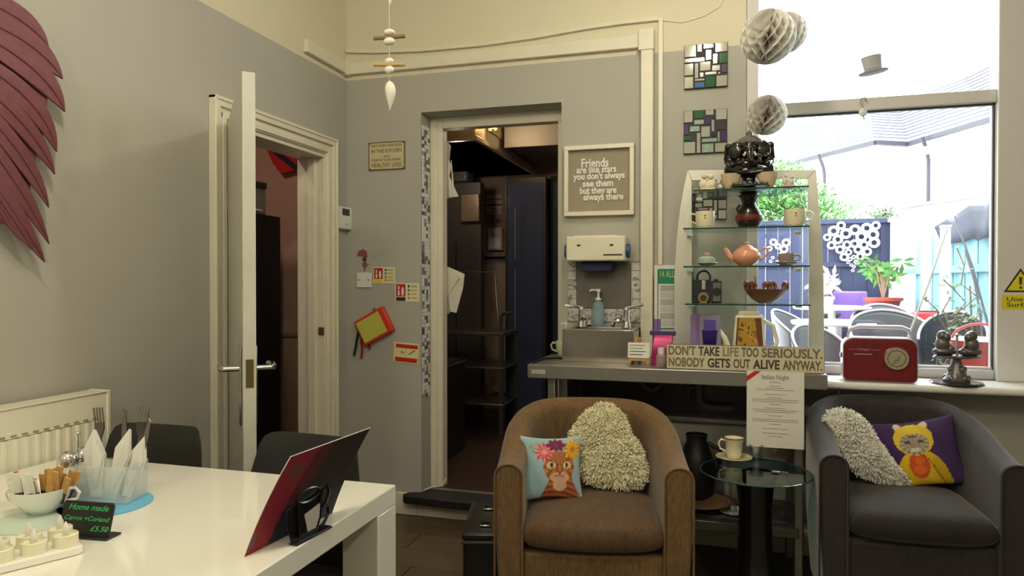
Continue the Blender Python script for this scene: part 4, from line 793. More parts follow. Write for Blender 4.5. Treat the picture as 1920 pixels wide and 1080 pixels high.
def klc(u, v):
    c = (.72, .55, .16)
    if u > .62 - .25 * v * .6 or u < -.86: c = (.42, .22, .13)
    for x, z, r, cc in rnd:
        if (u - x) ** 2 + ((v - z) * 1.3) ** 2 < r * r and u < .6: c = cc
    return c
def kf(u, v):
    s = (v + 1) / 2; ww = (wb_ * (1 - s) + wt * s) * .84; return (u * ww, -.0465 + .0095 * s, .008 + s * (ht - .02))
grid(1, 1, 36, 50, kf, klc).build('painted_panel', COLA, t)
p = cpt(1468, 3.17); t = cup('cup', 'low white cup with small dark lettering at the right behind the sign', 'cup', p, .05, .048, WHITE, foot=.9, handle=False); o = text('ENJOY LIFE', .012, INK, t, 0, .03, -.0505, depth=.0003)
t = thing('saucer', 'upturned white saucer edge behind the right end of the sign', 'saucer', cpt(1440, 3.13)); saucer(B(), .045).build('plate', CERAM, t)
# ================================================================== ARMCHAIRS
def armchair(label, loc, rz, mat, mats, zb):
    t = thing('tub_armchair', label, 'armchair', loc, rz)
    Wd, D, th = .335, .64, .095          # half width, depth
    path = []; st_ = .25; n1, n2 = 6, 26
    for i in range(n1): path.append((-1, -(st_) * 0 + i / n1 * st_, 'l'))
    pts = []
    for i in range(n1 + 1): pts.append((-Wd, i / n1 * st_))
    for i in range(1, n2): a_ = PI - PI * i / n2; e = 2.5; ca, sa = math.cos(a_), math.sin(a_); pts.append((math.copysign(abs(ca) ** (2 / e), ca) * Wd, st_ + abs(sa) ** (2 / e) * (D - st_)))
    for i in range(n1 + 1): pts.append((Wd, st_ - i / n1 * st_))
    N = len(pts); ln_ = [0]
    for a, b_ in zip(pts, pts[1:]): ln_.append(ln_[-1] + math.hypot(b_[0] - a[0], b_[1] - a[1]))
    b = B(); K = 8
    for i, (x, y) in enumerate(pts):
        a = pts[max(i - 1, 0)]; c = pts[min(i + 1, N - 1)]; d = Vector((c[0] - a[0], c[1] - a[1])).normalized(); nrm = Vector((-d.y, d.x))   # outward left of travel
        s = min(1, max(0, y / D)); s = s * s * (3 - 2 * s); z1 = .655 + (zb - .655) * s; th_ = th * (1 + .12 * s)
        prof = [(0 + .022, .10), (.006, .35), (0, z1 - .10)]
        for k in range(K + 1):
            q = PI * k / K; prof.append((th_ / 2 - th_ / 2 * math.cos(q) * 1.0, z1 - .045 + .045 * math.sin(q)))
        prof += [(th_, z1 - .1), (th_ + .01 * s, .48), (th_ + .0, .3), (th_, .10)]
        for off, z in prof: b.v.append(Vector((x - nrm.x * off, y - nrm.y * off, z))); b.c.append((1, 1, 1))
    m = len(prof)
    for i in range(N - 1):
        for k in range(m): b.f.append([i * m + k, i * m + (k + 1) % m, (i + 1) * m + (k + 1) % m, (i + 1) * m + k])
    b.f.append(list(range(m))[::-1]); b.f.append([(N - 1) * m + k for k in range(m)])
    b.f = [f[::-1] for f in b.f]
    b.build('tub_back', mat, t, .012, ang=45, seg=3)
    B().box(-Wd + th - .01, Wd - th + .01, .02, D - th, .10, .345).build('seat_base', mat, t, .012)
    for s in (-1, 1):
        pp = [(s * (Wd - th / 2) - th / 2 * math.cos(a_), -.003, .612 + .042 * math.sin(a_)) for a_ in [PI * k / 10 for k in range(11)]]
        B().tube([(pp[0][0], -.003, .11)] + pp + [(pp[-1][0], -.003, .11)], .004, 6).build('piping', mat, t)
    # seat cushion
    c = B(); nx, ny = 18, 18; cw, cd_ = Wd - th - .004, .44
    def P(u, v, top):
        e = 10; f = (max(0, 1 - abs(u) ** e) * max(0, 1 - abs(v) ** e)) ** .35 * .88 + .12
        y = .0 + cd_ / 2 + v * cd_ / 2 - .025 * (1 - u * u) * (v < 0) * (-v); 
        return (u * cw * (1 - .03 * (v > .5)), y - .0, .41 + (.052 + .02 * (1 - u * u) * (1 - v * v)) * f * (1 if top else -1))
    for top in (1, 0):
        k = len(c.v)
        for j in range(ny + 1):
            for i in range(nx + 1): c.v.append(Vector(P(math.sin(PI / 2 * (2 * i / nx - 1)), math.sin(PI / 2 * (2 * j / ny - 1)), top))); c.c.append((1, 1, 1))
        for j in range(ny):
            for i in range(nx):
                f = [k + j * (nx + 1) + i, k + j * (nx + 1) + i + 1, k + (j + 1) * (nx + 1) + i + 1, k + (j + 1) * (nx + 1) + i]; c.f.append(f if top else f[::-1])
    n2_ = (nx + 1) * (ny + 1); bd = [i for i in range(nx + 1)] + [j * (nx + 1) + nx for j in range(1, ny + 1)] + [ny * (nx + 1) + i for i in range(nx - 1, -1, -1)] + [j * (nx + 1) for j in range(ny - 1, 0, -1)]
    c.f += [[bd[i] + n2_, bd[(i + 1) % len(bd)] + n2_, bd[(i + 1) % len(bd)], bd[i]] for i in range(len(bd))]
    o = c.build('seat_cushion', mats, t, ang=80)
    for i, (sx, sy) in enumerate(((-1, 0), (1, 0), (-1, 1), (1, 1))): B().cyl((sx * .26, .06 + sy * .44, 0), (sx * .26, .06 + sy * .44, .1), .018, .026).build('foot', M('dark_wood_foot', (40, 26, 18), .4), t)
    return t
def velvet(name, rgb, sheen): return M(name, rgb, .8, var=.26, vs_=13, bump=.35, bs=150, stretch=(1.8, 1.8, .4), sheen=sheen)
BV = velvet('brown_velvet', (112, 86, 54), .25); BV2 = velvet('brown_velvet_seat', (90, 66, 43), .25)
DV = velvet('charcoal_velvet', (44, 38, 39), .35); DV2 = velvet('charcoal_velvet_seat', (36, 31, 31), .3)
fl_ = onT(940, 870, 2.35); fr_ = onT(1284, 866, 2.34); c1 = (fl_ + fr_) / 2; a1 = R(11)
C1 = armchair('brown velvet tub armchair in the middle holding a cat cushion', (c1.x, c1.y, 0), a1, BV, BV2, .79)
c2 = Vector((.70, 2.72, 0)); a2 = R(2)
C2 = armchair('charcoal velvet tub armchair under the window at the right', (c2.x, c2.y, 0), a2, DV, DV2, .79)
def onch(c, a, x, y, z): return Vector((c.x + x * math.cos(a) - y * math.sin(a), c.y + x * math.sin(a) + y * math.cos(a), z))
# pillows
def pillow(name, label, loc, rot, hw, hh, th, cf, nx=70):
    t = thing(name, label, 'cushion', loc, rot=rot)
    def mk(sgn):
        def fn(u, v):
            f = max(0, (1 - u ** 2)) ** .45 * max(0, (1 - v ** 2)) ** .45
            px = u * hw * (1 - .10 * (1 - v * v) * abs(u)); pz = v * hh * (1 - .10 * (1 - u * u) * abs(v))
            wr = .003 * math.sin(9 * u + 5 * v) * f
            return (px, -sgn * (th * f + wr), pz + hh)
        return fn
    grid(1, 1, nx, nx, mk(1), cf).build('printed_front', COLF, t, ang=80)
    b = grid(1, 1, 24, 24, mk(-1), lambda u, v: cf(-.99, -.9)); b.f = [f[::-1] for f in b.f]; b.build('back', COLF, t, ang=80)
    return t
def inel(u, v, cx, cy, rx_, ry, a=0):
    x, y = u - cx, v - cy; c, s = math.cos(a), math.sin(a); x, y = x * c + y * s, -x * s + y * c; return (x / rx_) ** 2 + (y / ry) ** 2 < 1
def hsh(u, v): return math.sin(u * 41 + math.sin(v * 23) * 3) * math.sin(v * 57 + math.sin(u * 31) * 2)
def cat1(u, v):
    c = (.60, .73, .78); h = hsh(u, v)
    if abs(u) > .93 or abs(v) > .95: c = (.7, .78, .78)
    if inel(u, v, .02, .62, .8, .26) and h > -.05 and v < .8: c = (.55, .66, .45)
    if v < -.25 and abs(u - .25) < .34 + (-.25 - v) * .45: c = (.72, .42, .25) if math.sin(v * 34 + u * u * 9) > .1 else (.52, .27, .14)
    if inel(u, v, .2, .02, .52, .5): c = (.76, .5, .26) if math.sin(math.atan2(v - .3, u - .2) * 15) > -.2 else (.56, .32, .15)
    if inel(u, v, .2, -.3, .30, .18): c = (.84, .66, .52)
    if inel(u, v, .2, -.55, .22, .2): c = (.86, .7, .58)
    for s in (-1, 1):
        if inel(u, v, .2 + s * .27, .08, .19, .15): c = (.60, .36, .18)
        if inel(u, v, .2 + s * .27, .08, .15, .11): c = (.86, .78, .6)
        if inel(u, v, .2 + s * .25, .08, .04, .09): c = (.12, .1, .08)
    if inel(u, v, .2, -.14, .06, .04): c = (.75, .4, .38)
    if abs(u - .2) < .012 and -.25 < v < -.14: c = (.3, .2, .15)
    if abs(v + .27 - .5 * abs(abs(u - .2) - .09)) < .014 and abs(u - .2) < .17: c = (.5, .32, .22)
    for cx, cy, rx_, ry, cc, c2 in ((-.28, .5, .3, .28, (.85, .3, .42), (.95, .65, .62)), (.12, .74, .3, .2, (.42, .14, .3), (.55, .22, .38)), (.68, .58, .28, .32, (.92, .74, .14), (.75, .45, .1))):
        a_ = math.atan2(v - cy, u - cx); k = 1 + .18 * math.cos(8 * a_)
        if inel(u, v, cx, cy, rx_ * k, ry * k): c = c2 if math.sin(a_ * 11) > .5 else cc
        if inel(u, v, cx, cy, rx_ * .3, ry * .3): c = c2
    return c
def cat2(u, v):
    c = (.24, .14, .34)
    if inel(u, v, -.05, -.75, .62, .85) and v < .1 and v > -1: c = (.86, .72, .12)
    if inel(u, v, .42, -.6, .14, .5, .25): c = (.78, .64, .08)
    if abs(inel(u, v, .3, -.6, .02, .5, .3)): c = (.5, .4, .08)
    if inel(u, v, -.08, -.35, .24, .42): c = (.80, .32, .10)
    if inel(u, v, -.05, -.22, .12, .12) or inel(u, v, -.1, -.5, .16, .14): c = (.88, .42, .16)
    for s in (-1, 1):
        if inel(u, v, -.08 + s * .3, .82, .1, .14, -s * .4): c = (.86, .76, .66)
    if inel(u, v, -.08, .42, .48, .48): c = (.88, .76, .22)
    if inel(u, v, -.08, .28, .36, .32):
        c = (.72, .66, .58) if math.sin(math.atan2(v - .3, u + .08) * 15) > -.1 else (.55, .5, .42)
        for s in (-1, 1):
            if inel(u, v, -.08 + s * .16, .34, .08, .05): c = (.3, .3, .26)
        if inel(u, v, -.08, .22, .05, .035): c = (.75, .5, .45)
        if inel(u, v, -.08, .1, .14, .06): c = (.85, .82, .76)
        if inel(u, v, -.08, .5, .1, .04): c = (.35, .3, .25)
    return c
# positions
def onchair(px, py, z, y): 
    return None
p = onZ(1037, 947, .462); zz = .47
pillow('cat_cushion', 'pale blue cushion printed with a ginger cat wearing flowers', onZ(1032, 944, zz) + Vector((0, .03, .0)), (R(-16), R(2), a1 + R(14)), .118, .118, .035, cat1)
pillow('cat_cushion', 'purple cushion printed with a cat in a yellow hooded suit', onZ(1745, 920, zz) + Vector((0, .03, .0)), (R(-14), R(-12), a2 + R(-8)), .15, .135, .04, cat2)
# furry cushions
def furry(label, loc, rot, outline, th, mat, n, seed):
    random.seed(seed); t = thing('fur_cushion', label, 'cushion', loc, rot=rot)
    cx = sum(p[0] for p in outline) / len(outline); cz_ = sum(p[1] for p in outline) / len(outline); m = len(outline)
    b = B(); rings = [1, .97, .88, .72, .5, .25]
    for s in (-1, 1):
        k = len(b.v)
        for r_ in rings:
            for x, z in outline: b.v.append(Vector((cx + (x - cx) * r_, s * th * (1 - r_ ** 2.4) ** .5, cz_ + (z - cz_) * r_))); b.c.append((1, 1, 1))
        b.v.append(Vector((cx, s * th, cz_))); b.c.append((1, 1, 1))
        for j in range(len(rings) - 1):
            for i in range(m):
                f = [k + j * m + i, k + j * m + (i + 1) % m, k + (j + 1) * m + (i + 1) % m, k + (j + 1) * m + i]; b.f.append(f if s < 0 else f[::-1])
        for i in range(m):
            f = [k + 5 * m + i, k + 5 * m + (i + 1) % m, k + 6 * m]; b.f.append(f if s < 0 else f[::-1])
    b.build('inner_pad', mat, t, ang=80)
    g = B()
    for _ in range(n):
        i = random.randrange(m); f = random.random(); r_ = 1 - random.random() ** 1.6 * .98
        x = outline[i][0] * (1 - f) + outline[(i + 1) % m][0] * f; z = outline[i][1] * (1 - f) + outline[(i + 1) % m][1] * f
        x = cx + (x - cx) * r_; z = cz_ + (z - cz_) * r_; s = -1 if random.random() < .8 else 1
        y = s * th * max(0, 1 - r_ ** 2.4) ** .5; p = Vector((x, y, z)); nrm = Vector(((x - cx) * r_ * 2.2, s * (1.1 - r_) * .14, (z - cz_) * r_ * 2.2)).normalized()
        d = (nrm + Vector((random.uniform(-.6, .6), random.uniform(-.25, .25), random.uniform(-.9, .3)))).normalized(); l = random.uniform(.012, .024)
        sd = d.cross(nrm if abs(d.dot(nrm)) < .95 else Vector((0, 1, 0))).normalized() * random.uniform(.0018, .0034); q = p + d * l * .55 + nrm * .004; e = p + d * l
        g.add([p - sd, p + sd, q + sd * 1.1, q - sd * 1.1, e, p + nrm * .003, q + nrm * .003], [(0, 3, 6, 5), (5, 6, 2, 1), (3, 4, 6), (6, 4, 2), (0, 1, 2, 3), (3, 2, 4)])
    g.build('shaggy_pile', mat, t, ang=80, kind='stuff'); return t
FUR = M('cream_shag', (228, 222, 188), .9, var=.12, vs_=30, sheen=.3); FUR2 = M('white_shag', (228, 226, 216), .9, var=.12, vs_=30, sheen=.3)
def heart(w_, h_, n=40):
    P = []
    for i in range(n):
        a_ = 2 * PI * i / n; x = 16 * math.sin(a_) ** 3; z = 13 * math.cos(a_) - 5 * math.cos(2 * a_) - 2 * math.cos(3 * a_) - math.cos(4 * a_); P.append((x / 16 * w_, z / 14.5 * h_))
    return P
def rot2(P, a): return [(x * math.cos(a) - z * math.sin(a), x * math.sin(a) + z * math.cos(a)) for x, z in P]
def scr(pl, c, k):   # outline from photo silhouette in metres
    return [((x - c[0]) * k, (c[1] - y) * k) for x, y in pl]
h1 = scr([(1128, 778), (1150, 784), (1168, 802), (1175, 822), (1178, 838), (1190, 848), (1200, 866), (1208, 892), (1208, 915), (1196, 930), (1160, 936), (1120, 928), (1095, 922), (1082, 905), (1072, 880), (1068, 850), (1070, 832), (1085, 812), (1100, 796)], (1140, 934), 2.62 / 1300)
furry('cream shaggy heart shaped cushion leaning in the brown armchair', onZ(1140, 932, zz) + Vector((-.0, .06, .02)), (R(-18), 0, a1 + R(4)), h1, .05, FUR, 5200, 5)
h2 = scr([(1592, 782), (1615, 784), (1635, 800), (1648, 820), (1655, 840), (1668, 855), (1685, 878), (1708, 905), (1716, 920), (1690, 922), (1650, 912), (1622, 902), (1600, 880), (1585, 850), (1570, 820), (1566, 800), (1575, 786)], (1645, 920), 2.66 / 1300)
furry('white shaggy teardrop cushion leaning in the charcoal armchair', onZ(1640, 916, zz) + Vector((0, .03, .012)), (R(-14), 0, a2 + R(16)), h2, .045, FUR2, 5200, 6)
# ================================================================== GLASS SIDE TABLE
c = onZ(1416, 882, .55); rt = .205
t = thing('glass_side_table', 'round glass side table on a black trumpet base between armchairs', 'side table', (c.x, c.y, 0))
B().lathe([(rt - .003, .542), (rt, .546), (rt - .003, .55), (.001, .55)], n=48).build('glass_top', glass('side_table_glass', (.62, .76, .80), .1), t)
b = B(); b.tube([(rt * math.cos(i * PI / 24), rt * math.sin(i * PI / 24), .546) for i in range(48)], .0032, 6, closed=True); b.build('glass_rim', M('aqua_glass_rim', (50, 84, 92), .15, coat=.5), t)
B().lathe([(.17, 0), (.165, .015), (.12, .05), (.085, .12), (.065, .25), (.06, .4), (.07, .5), (.085, .54), (.06, .541)], n=32).build('trumpet_base', M('gloss_black', (14, 14, 16), .2, coat=.3), t)
p = onZ(1376, 862, .551); t2_ = thing('saucer', 'white gilt edged saucer on the glass side table', 'saucer', (p.x, p.y, .551)); saucer(B(), .072).build('plate', CREAMC, t2_)
t = cup('teacup', 'tall cream cup standing on the gilt saucer on glass table', 'cup', (p.x, p.y, .56), .034, .082, CREAMC, rz=PI, foot=.8, flare=1.18)
B().tube([(.040 * math.cos(i * PI / 16), .040 * math.sin(i * PI / 16), .082) for i in range(32)], .0016, 5, closed=True).build('gilt_rim', M('gilt', (140, 110, 50), .3, .8), t)
p = onZ(1418, 862, .551); t = thing('drinking_glass', 'small crumpled glass beaker beside the cup on glass table', 'glass', (p.x, p.y, .551)); B().lathe([(.022, 0), (.022, .01), (.02, .02), (.026, .055), (.03, .06), (.024, .055), (.016, .02)], n=10).build('beaker', glass('beaker_glass', (.8, .84, .88), .2), t)
t = thing('spoon', 'small steel spoon lying on the glass side table', 'spoon', onZ(1462, 886, .552)); b = B(); b.ell((-.014, 0, .003), (.018, .01, .003)); b.tube([(0, 0, .003), (.03, -.004, .003)], .002, 6); b.build('spoon', CHROME, t)
# items on lower counter shelf
zl = .261
def lsh(px, Y): q = onY(px, 960, Y); return (q.x, Y, zl)
GM = M('grey_mat', (110, 106, 100), .8, bump=.5, bs=200); p = lsh(1390, 3.2); tag(B().box(p[0] - .24, p[0] + .18, 3.1, 3.34, zl, zl + .006).build('shelf_mat', GM), 'grey felt mat on the low shelf under the counter', 'mat')
p = lsh(1375, 3.16); t2_ = thing('saucer', 'small white saucer on the low shelf mat', 'saucer', (p[0], 3.16, zl + .006)); saucer(B(), .062).build('plate', CERAM, t2_)
t = thing('glass_ornament', 'clear angular glass ornament lying in the small saucer', 'ornament', (p[0], 3.16, zl + .0135)); b = B()
for i, (x, z, l) in enumerate(((-.01, .02, .05), (.012, .024, .06), (0, .02, .055), (.024, .012, .03))): b.cyl((x, 0, 0), (x + (i - 1.5) * .014, .01 * (i % 2), l), .007, .003, n=6)
b.build('crystal', glass('crystal_glass', (.85, .88, .9), .25), t)
p = lsh(1400, 3.27); cup('bowl', 'pale footed bowl behind the glass table base on low shelf', 'bowl', (p[0], 3.27, zl + .006), .075, .11, M('pale_bowl', (150, 146, 128), .4), foot=.5, handle=False)
p = lsh(1322, 3.2); t = thing('shallow_dish', 'shallow brown dish on the low shelf by the brown armchair', 'dish', (p[0] - .02, 3.2, zl + .006)); B().lathe([(.05, 0), (.06, .01), (.13, .035), (.128, .039), (.05, .014), (.001, .012)], n=30).build('dish', M('tan_dish', (130, 100, 72), .4), t)
p = lsh(1318, 3.3); t = thing('dark_jug', 'dark rounded jug in shadow under the counter', 'jug', (p[0] - .03, 3.32, zl)); B().lathe([(.06, 0), (.085, .06), (.09, .14), (.07, .22), (.045, .28), (.05, .31), (.04, .3)], n=24).build('body', BLACK, t); B().tube([(.05, 0, .27), (.11, 0, .24), (.1, 0, .14)], .01).build('handle', BLACK, t)
# black case
t = thing('equipment_case', 'black hard case with chrome latches left of brown armchair', 'case', (onT(905, 800, 2.6).x + .03, onT(905, 800, 2.6).y, 0), R(14)); PVC = M('case_black', (20, 20, 21), .35, var=.1)
boxo('body', PVC, t, -.085, .09, -.17, .19, 0, .40, .012); boxo('lid', PVC, t, -.088, .093, -.173, .193, .375, .395, .006)
for yy in (-.1, .08):
    o = boxo('latch', CHROME, t, -.03, .01, yy - .018, yy + .018, .402, .408, .002); B().cyl((.03, yy, .405), (.03, yy, .416), .008, n=10).build('stud', CHROME, o)
boxo('corner_strip', M('grey_strip', (70, 70, 72), .4, .4), t, -.09, .095, -.176, -.17, .36, .37, .002)
# ================================================================== DINING TABLE
t = thing('dining_table', 'white high gloss dining table with square legs in the left foreground', 'table', (-1.34, 1.05, 0))
tx0, tx1, ty0, ty1 = -1.875, -.795, -.75, 1.643
boxo('tabletop', GLOSSW, t, tx0 + 1.34, tx1 + 1.34, ty0 - 1.05, ty1 - 1.05, .70, .75, .003)
for x, y in ((tx0, ty0), (tx1 - .1, ty0), (tx0, ty1 - .1), (tx1 - .1, ty1 - .1)): boxo('leg', GLOSSW, t, x + 1.34, x + 1.44, y - 1.05, y - .95, 0, .699, .003)
# chairs
def dchair(label, loc, rz):
    t = thing('dining_chair', label, 'chair', loc, rz, None); m_ = M('black_faux_leather', (34, 33, 34), .5, bump=.15, bs=60)
    b = B(); nx, nz = 18, 10
    def fn(side):
        def f(u, v):
            s = (v + 1) / 2; x = u * (.20 - .015 * s) * (1 - .10 * max(0, s - .7) / .3 * (abs(u) ** 4)); z = .46 + s * (.365 + .018 * (abs(u) ** 3) - .05 * (abs(u) ** 8)) ; y = .045 * (1 - u * u) + s * .06 + (0 if side < 0 else .028 * (1 - abs(u) ** 8) * (1 - s ** 12 * .8) + .004)
            return (x, y, z)
        return f
    g1 = grid(1, 1, nx, nz, fn(-1), lambda u, v: (1, 1, 1)); g2 = grid(1, 1, nx, nz, fn(1), lambda u, v: (1, 1, 1)); n = len(g1.v)
    b.v = g1.v + g2.v; b.c = g1.c + g2.c; b.f = g1.f + [[i + n for i in f][::-1] for f in g2.f]
    bd = [i for i in range(nx + 1)] + [j * (nx + 1) + nx for j in range(1, nz + 1)] + [nz * (nx + 1) + i for i in range(nx - 1, -1, -1)] + [j * (nx + 1) for j in range(nz - 1, 0, -1)]
    b.f += [[bd[i], bd[(i + 1) % len(bd)] , bd[(i + 1) % len(bd)] + n, bd[i] + n][::-1] for i in range(len(bd))]
    b.build('backrest', m_, t, ang=60); boxo('seat', m_, t, -.205, .205, -.39, .05, .42, .475, .018)
    for sx in (-1, 1):
        for y in (-.36, .03): B().bar((sx * .18, y, 0), (sx * .17, y, .425), .028).build('leg', BLKM, t)
    return t
q1 = onT(272, 810, 2.12); q2 = onT(537, 830, 2.15)
dc1 = dchair('black faux leather dining chair nearest the radiator', (-1.672, 1.69, 0), R(1))
dc2 = dup(dc1, (-1.14, 1.70, 0), R(-3), 'black faux leather dining chair behind the propped menu card')
dc1['group'] = dc2['group'] = 'black chairs along the dining table'
ZT = .7505
def tp(px, py): return onZ(px, py, .75)
# blue mat
c = tp(200, 946); r_ = (tp(293, 940) - c).length * .92
tag(B().lathe([(r_, 0), (r_, .003), (.001, .003)], (c.x, c.y, ZT), n=48).build('placemat', M('sky_blue_mat', (104, 178, 214), .5)), 'round sky blue mat under the acrylic cutlery holder', 'placemat')
c2_ = tp(62, 978); r2_ = (tp(118, 985) - c2_).length
tag(B().lathe([(r2_, 0), (r2_, .003), (.001, .003)], (c2_.x, c2_.y, ZT), n=48).build('placemat', M('mint_glass_mat', (196, 214, 200), .2, coat=.4)), 'pale mint round mat under the sugar bowl', 'placemat')
# cutlery holder
c = tp(212, 938); t = thing('cutlery_holder', 'clear acrylic cutlery holder standing on the blue mat', 'cutlery holder', (c.x, c.y, ZT + .003), R(14)); hw = .062
b = B()
for x0, x1, y0, y1 in ((-hw, hw, -hw * .7, -hw * .7 + .004), (-hw, hw, hw * .7 - .004, hw * .7), (-hw, -hw + .004, -hw * .7, hw * .7), (hw - .004, hw, -hw * .7, hw * .7)): boxo('wall', PERSP, t, x0, x1, y0, y1, .004, .088)
boxo('base', PERSP, t, -hw, hw, -hw * .7, hw * .7, 0, .004); boxo('divider', PERSP, t, -.002, .002, -hw * .7 + .004, hw * .7 - .004, .004, .085)
CL = (c.x, c.y, ZT + .008); hr = R(14)
def cl(x, y): return (CL[0] + x * math.cos(hr) - y * math.sin(hr), CL[1] + x * math.sin(hr) + y * math.cos(hr), CL[2])
# napkins
def napkin(label, x, y, h, lean, w_):
    t = thing('paper_napkin', label, 'napkin', cl(x, y), rot=(R(-4), lean, hr + R(5)))
    b = B(); P = [(-w_ * .5, 0), (w_ * .5, 0), (w_ * 1.05, h * .62), (w_ * .2, h), (-w_ * .9, h * .7)]
    n = 5; b.add([(x_, -.006, z_) for x_, z_ in P] + [(x_ * .9, .008, z_ * .97) for x_, z_ in P] + [(0, -.014, h * .5)], [(0, 1, 10), (1, 2, 10), (2, 3, 10), (3, 4, 10), (4, 0, 10), (9, 8, 7, 6, 5)] + [(i, i + n, (i + 1) % n + n, (i + 1) % n) for i in range(5)])
    b.build('folded_sheet', PAPER, t, ang=20); b = B(); b.add([(w_ * .1, -.0165, h * .1), (w_ * .95, -.009, h * .6), (w_ * .25, -.0135, h * .95), (w_ * .12, -.019, h * .5)], [(0, 1, 2, 3)]); b.build('fold', PAPER, t, ang=20); return t
napkin('white paper napkin cone holding the upright fork, left in the holder', -.033, -.008, .165, R(-6), .026)
napkin('white paper napkin cone in the middle of the cutlery holder', .002, -.008, .17, R(12), .02)
napkin('white paper napkin cone wrapped round knives, right in the holder', .03, .008, .15, R(14), .02)
# cutlery
def fork(label, x, y, rot, z=.02):
    t = thing('fork', label, 'fork', cl(x, y), rot=rot); b = B(); b.bar((0, 0, z), (0, 0, .14), .008, .003); b.build('handle', M('dull_cutlery', (130, 124, 120), .25, 1), t)
    b = B(); b.prism([(-.004, .135), (.004, .135), (.012, .16), (.012, .175), (-.012, .175), (-.012, .16)], -.002, .002)
    for k in range(4): b.bar((-.0105 + .007 * k, 0, .172), (-.0105 + .007 * k, -.006, .212), .0034, .002)
    b.build('head', MC['dull_cutlery'], t); return t
fork('steel fork standing upright with tines above the left napkin', -.038, .012, (R(-5), R(-4), hr))
fork('steel fork leaning right with splayed tines behind the right napkin', .03, .02, (R(-5), R(9), hr + .5), .02)
for i, (x, a_, lb) in enumerate(((.012, 2, 'steel knife standing tallest in the right napkin'), (.036, 14, 'steel knife leaning out of the right napkin'))):
    t = thing('knife', lb, 'knife', cl(x, .018), rot=(0, R(a_), hr)); b = B(); b.prism([(-.006, .02), (.006, .02), (.007, .15), (.004, .205 - i * .02), (-.004, .212 - i * .02), (-.006, .15)], -.001, .001); b.build('blade', MC['dull_cutlery'], t); B().cyl((0, 0, .0), (0, 0, .03), .005).build('handle', MC['dull_cutlery'], t)
# shakers
for (px, py, h_), lb in (((127, 937, .118), 'chrome domed shaker nearer the sugar bowl'), ((158, 925, .118), 'chrome domed shaker beside the cutlery holder')):
    c = tp(px, py); t = thing('shaker', lb, 'shaker', (c.x - .0, c.y, ZT)); B().lathe([(.021, 0), (.023, .004), (.021, .05), (.022, .085)], n=24).build('glass_body', PERSP, t); B().lathe([(.0225, .083), (.023, .09), (.022, .102), (.016, .112), (.006, .117), (.001, .118)], n=24).build('dome_cap', CHROME, t)
    B().lathe([(.001, .004), (.018, .004), (.018, .05), (.001, .052)], n=18).build('contents', M('grey_pepper', (150, 146, 132), .9), t)
c = tp(146, 930); t = thing('condiment_stand', 'chrome rod stand with ball top between the shakers', 'stand', (c.x, c.y, ZT)); B().cyl((0, 0, .003), (0, 0, .15), .0028).build('rod', CHROME, t); B().ell((0, 0, .153), .006).build('ball', CHROME, t); B().lathe([(.026, 0), (.026, .003), (.001, .004)], n=20).build('base', CHROME, t)
# sugar bowl
c = tp(80, 962); t = thing('sugar_bowl', 'white two handled bowl full of sugar sachets on mint mat', 'bowl', (c.x, c.y, ZT + .003), R(20)); rb_ = .064
B().lathe([(.026, 0), (.03, .004), (.042, .014), (.057, .034), (rb_, .058), (rb_ - .003, .056), (.045, .03), (.001, .01)], n=36).build('bowl', CERAM, t)
for s in (-1, 1): B().tube([(s * .056, 0, .05), (s * .072, 0, .054), (s * .082, 0, .042), (s * .076, 0, .028), (s * .05, 0, .024)], .0035, 8).build('handle', CERAM, t)
random.seed(11); bc = Vector((c.x, c.y, ZT + .003)); cols = {'w': M('sachet_white', (218, 220, 208), .6, var=.1, vs_=60), 'b': M('sachet_brown', (190, 146, 84), .6, var=.2, vs_=60), 'd': M('sachet_dark', (60, 44, 40), .6)}
k1 = k2 = 0
for i in range(26):
    u = i / 25; brown = u > .52; a_ = R(20); x = (-.045 + .094 * u); y = random.uniform(-.032, .02) * (1 - abs(2 * u - 1) ** 2 * .7)
    P_ = bc + Vector((x * math.cos(a_) - y * math.sin(a_), x * math.sin(a_) + y * math.cos(a_), .024))
    lean = R((u - .5) * 40 + random.uniform(-8, 8)); h_ = random.uniform(.062, .085) if brown else random.uniform(.055, .074)
    t = thing('sugar_sachet', '', 'sachet', P_, rot=(R(random.uniform(-6, 14)), lean, a_ + R(random.uniform(-25, 25))))
    if brown: t['label'] = 'brown sugar stick in the right half of the bowl'; t['group'] = 'brown sugar sticks in the bowl'
    else: t['label'] = 'white sugar stick in the left half of the bowl'; t['group'] = 'white sugar sticks in the bowl'
    boxo('paper', cols['b' if brown else 'w'], t, -.0075, .0075, -.002, .002, .012, h_, .001); boxo('dark_end', cols['d'], t, -.0076, .0076, -.0022, .0022, 0, .028, .001)
P_ = bc + Vector((-.05, -.012, .03)); t = thing('sugar_sachet', 'single pink topped sachet at the left of the sugar bowl', 'sachet', P_, rot=(0, R(-14), R(15))); boxo('paper', cols['w'], t, -.008, .008, -.002, .002, 0, .04, .001); boxo('pink_top', M('sachet_pink', (214, 70, 84), .6), t, -.0081, .0081, -.0022, .0022, .036, .062, .001)
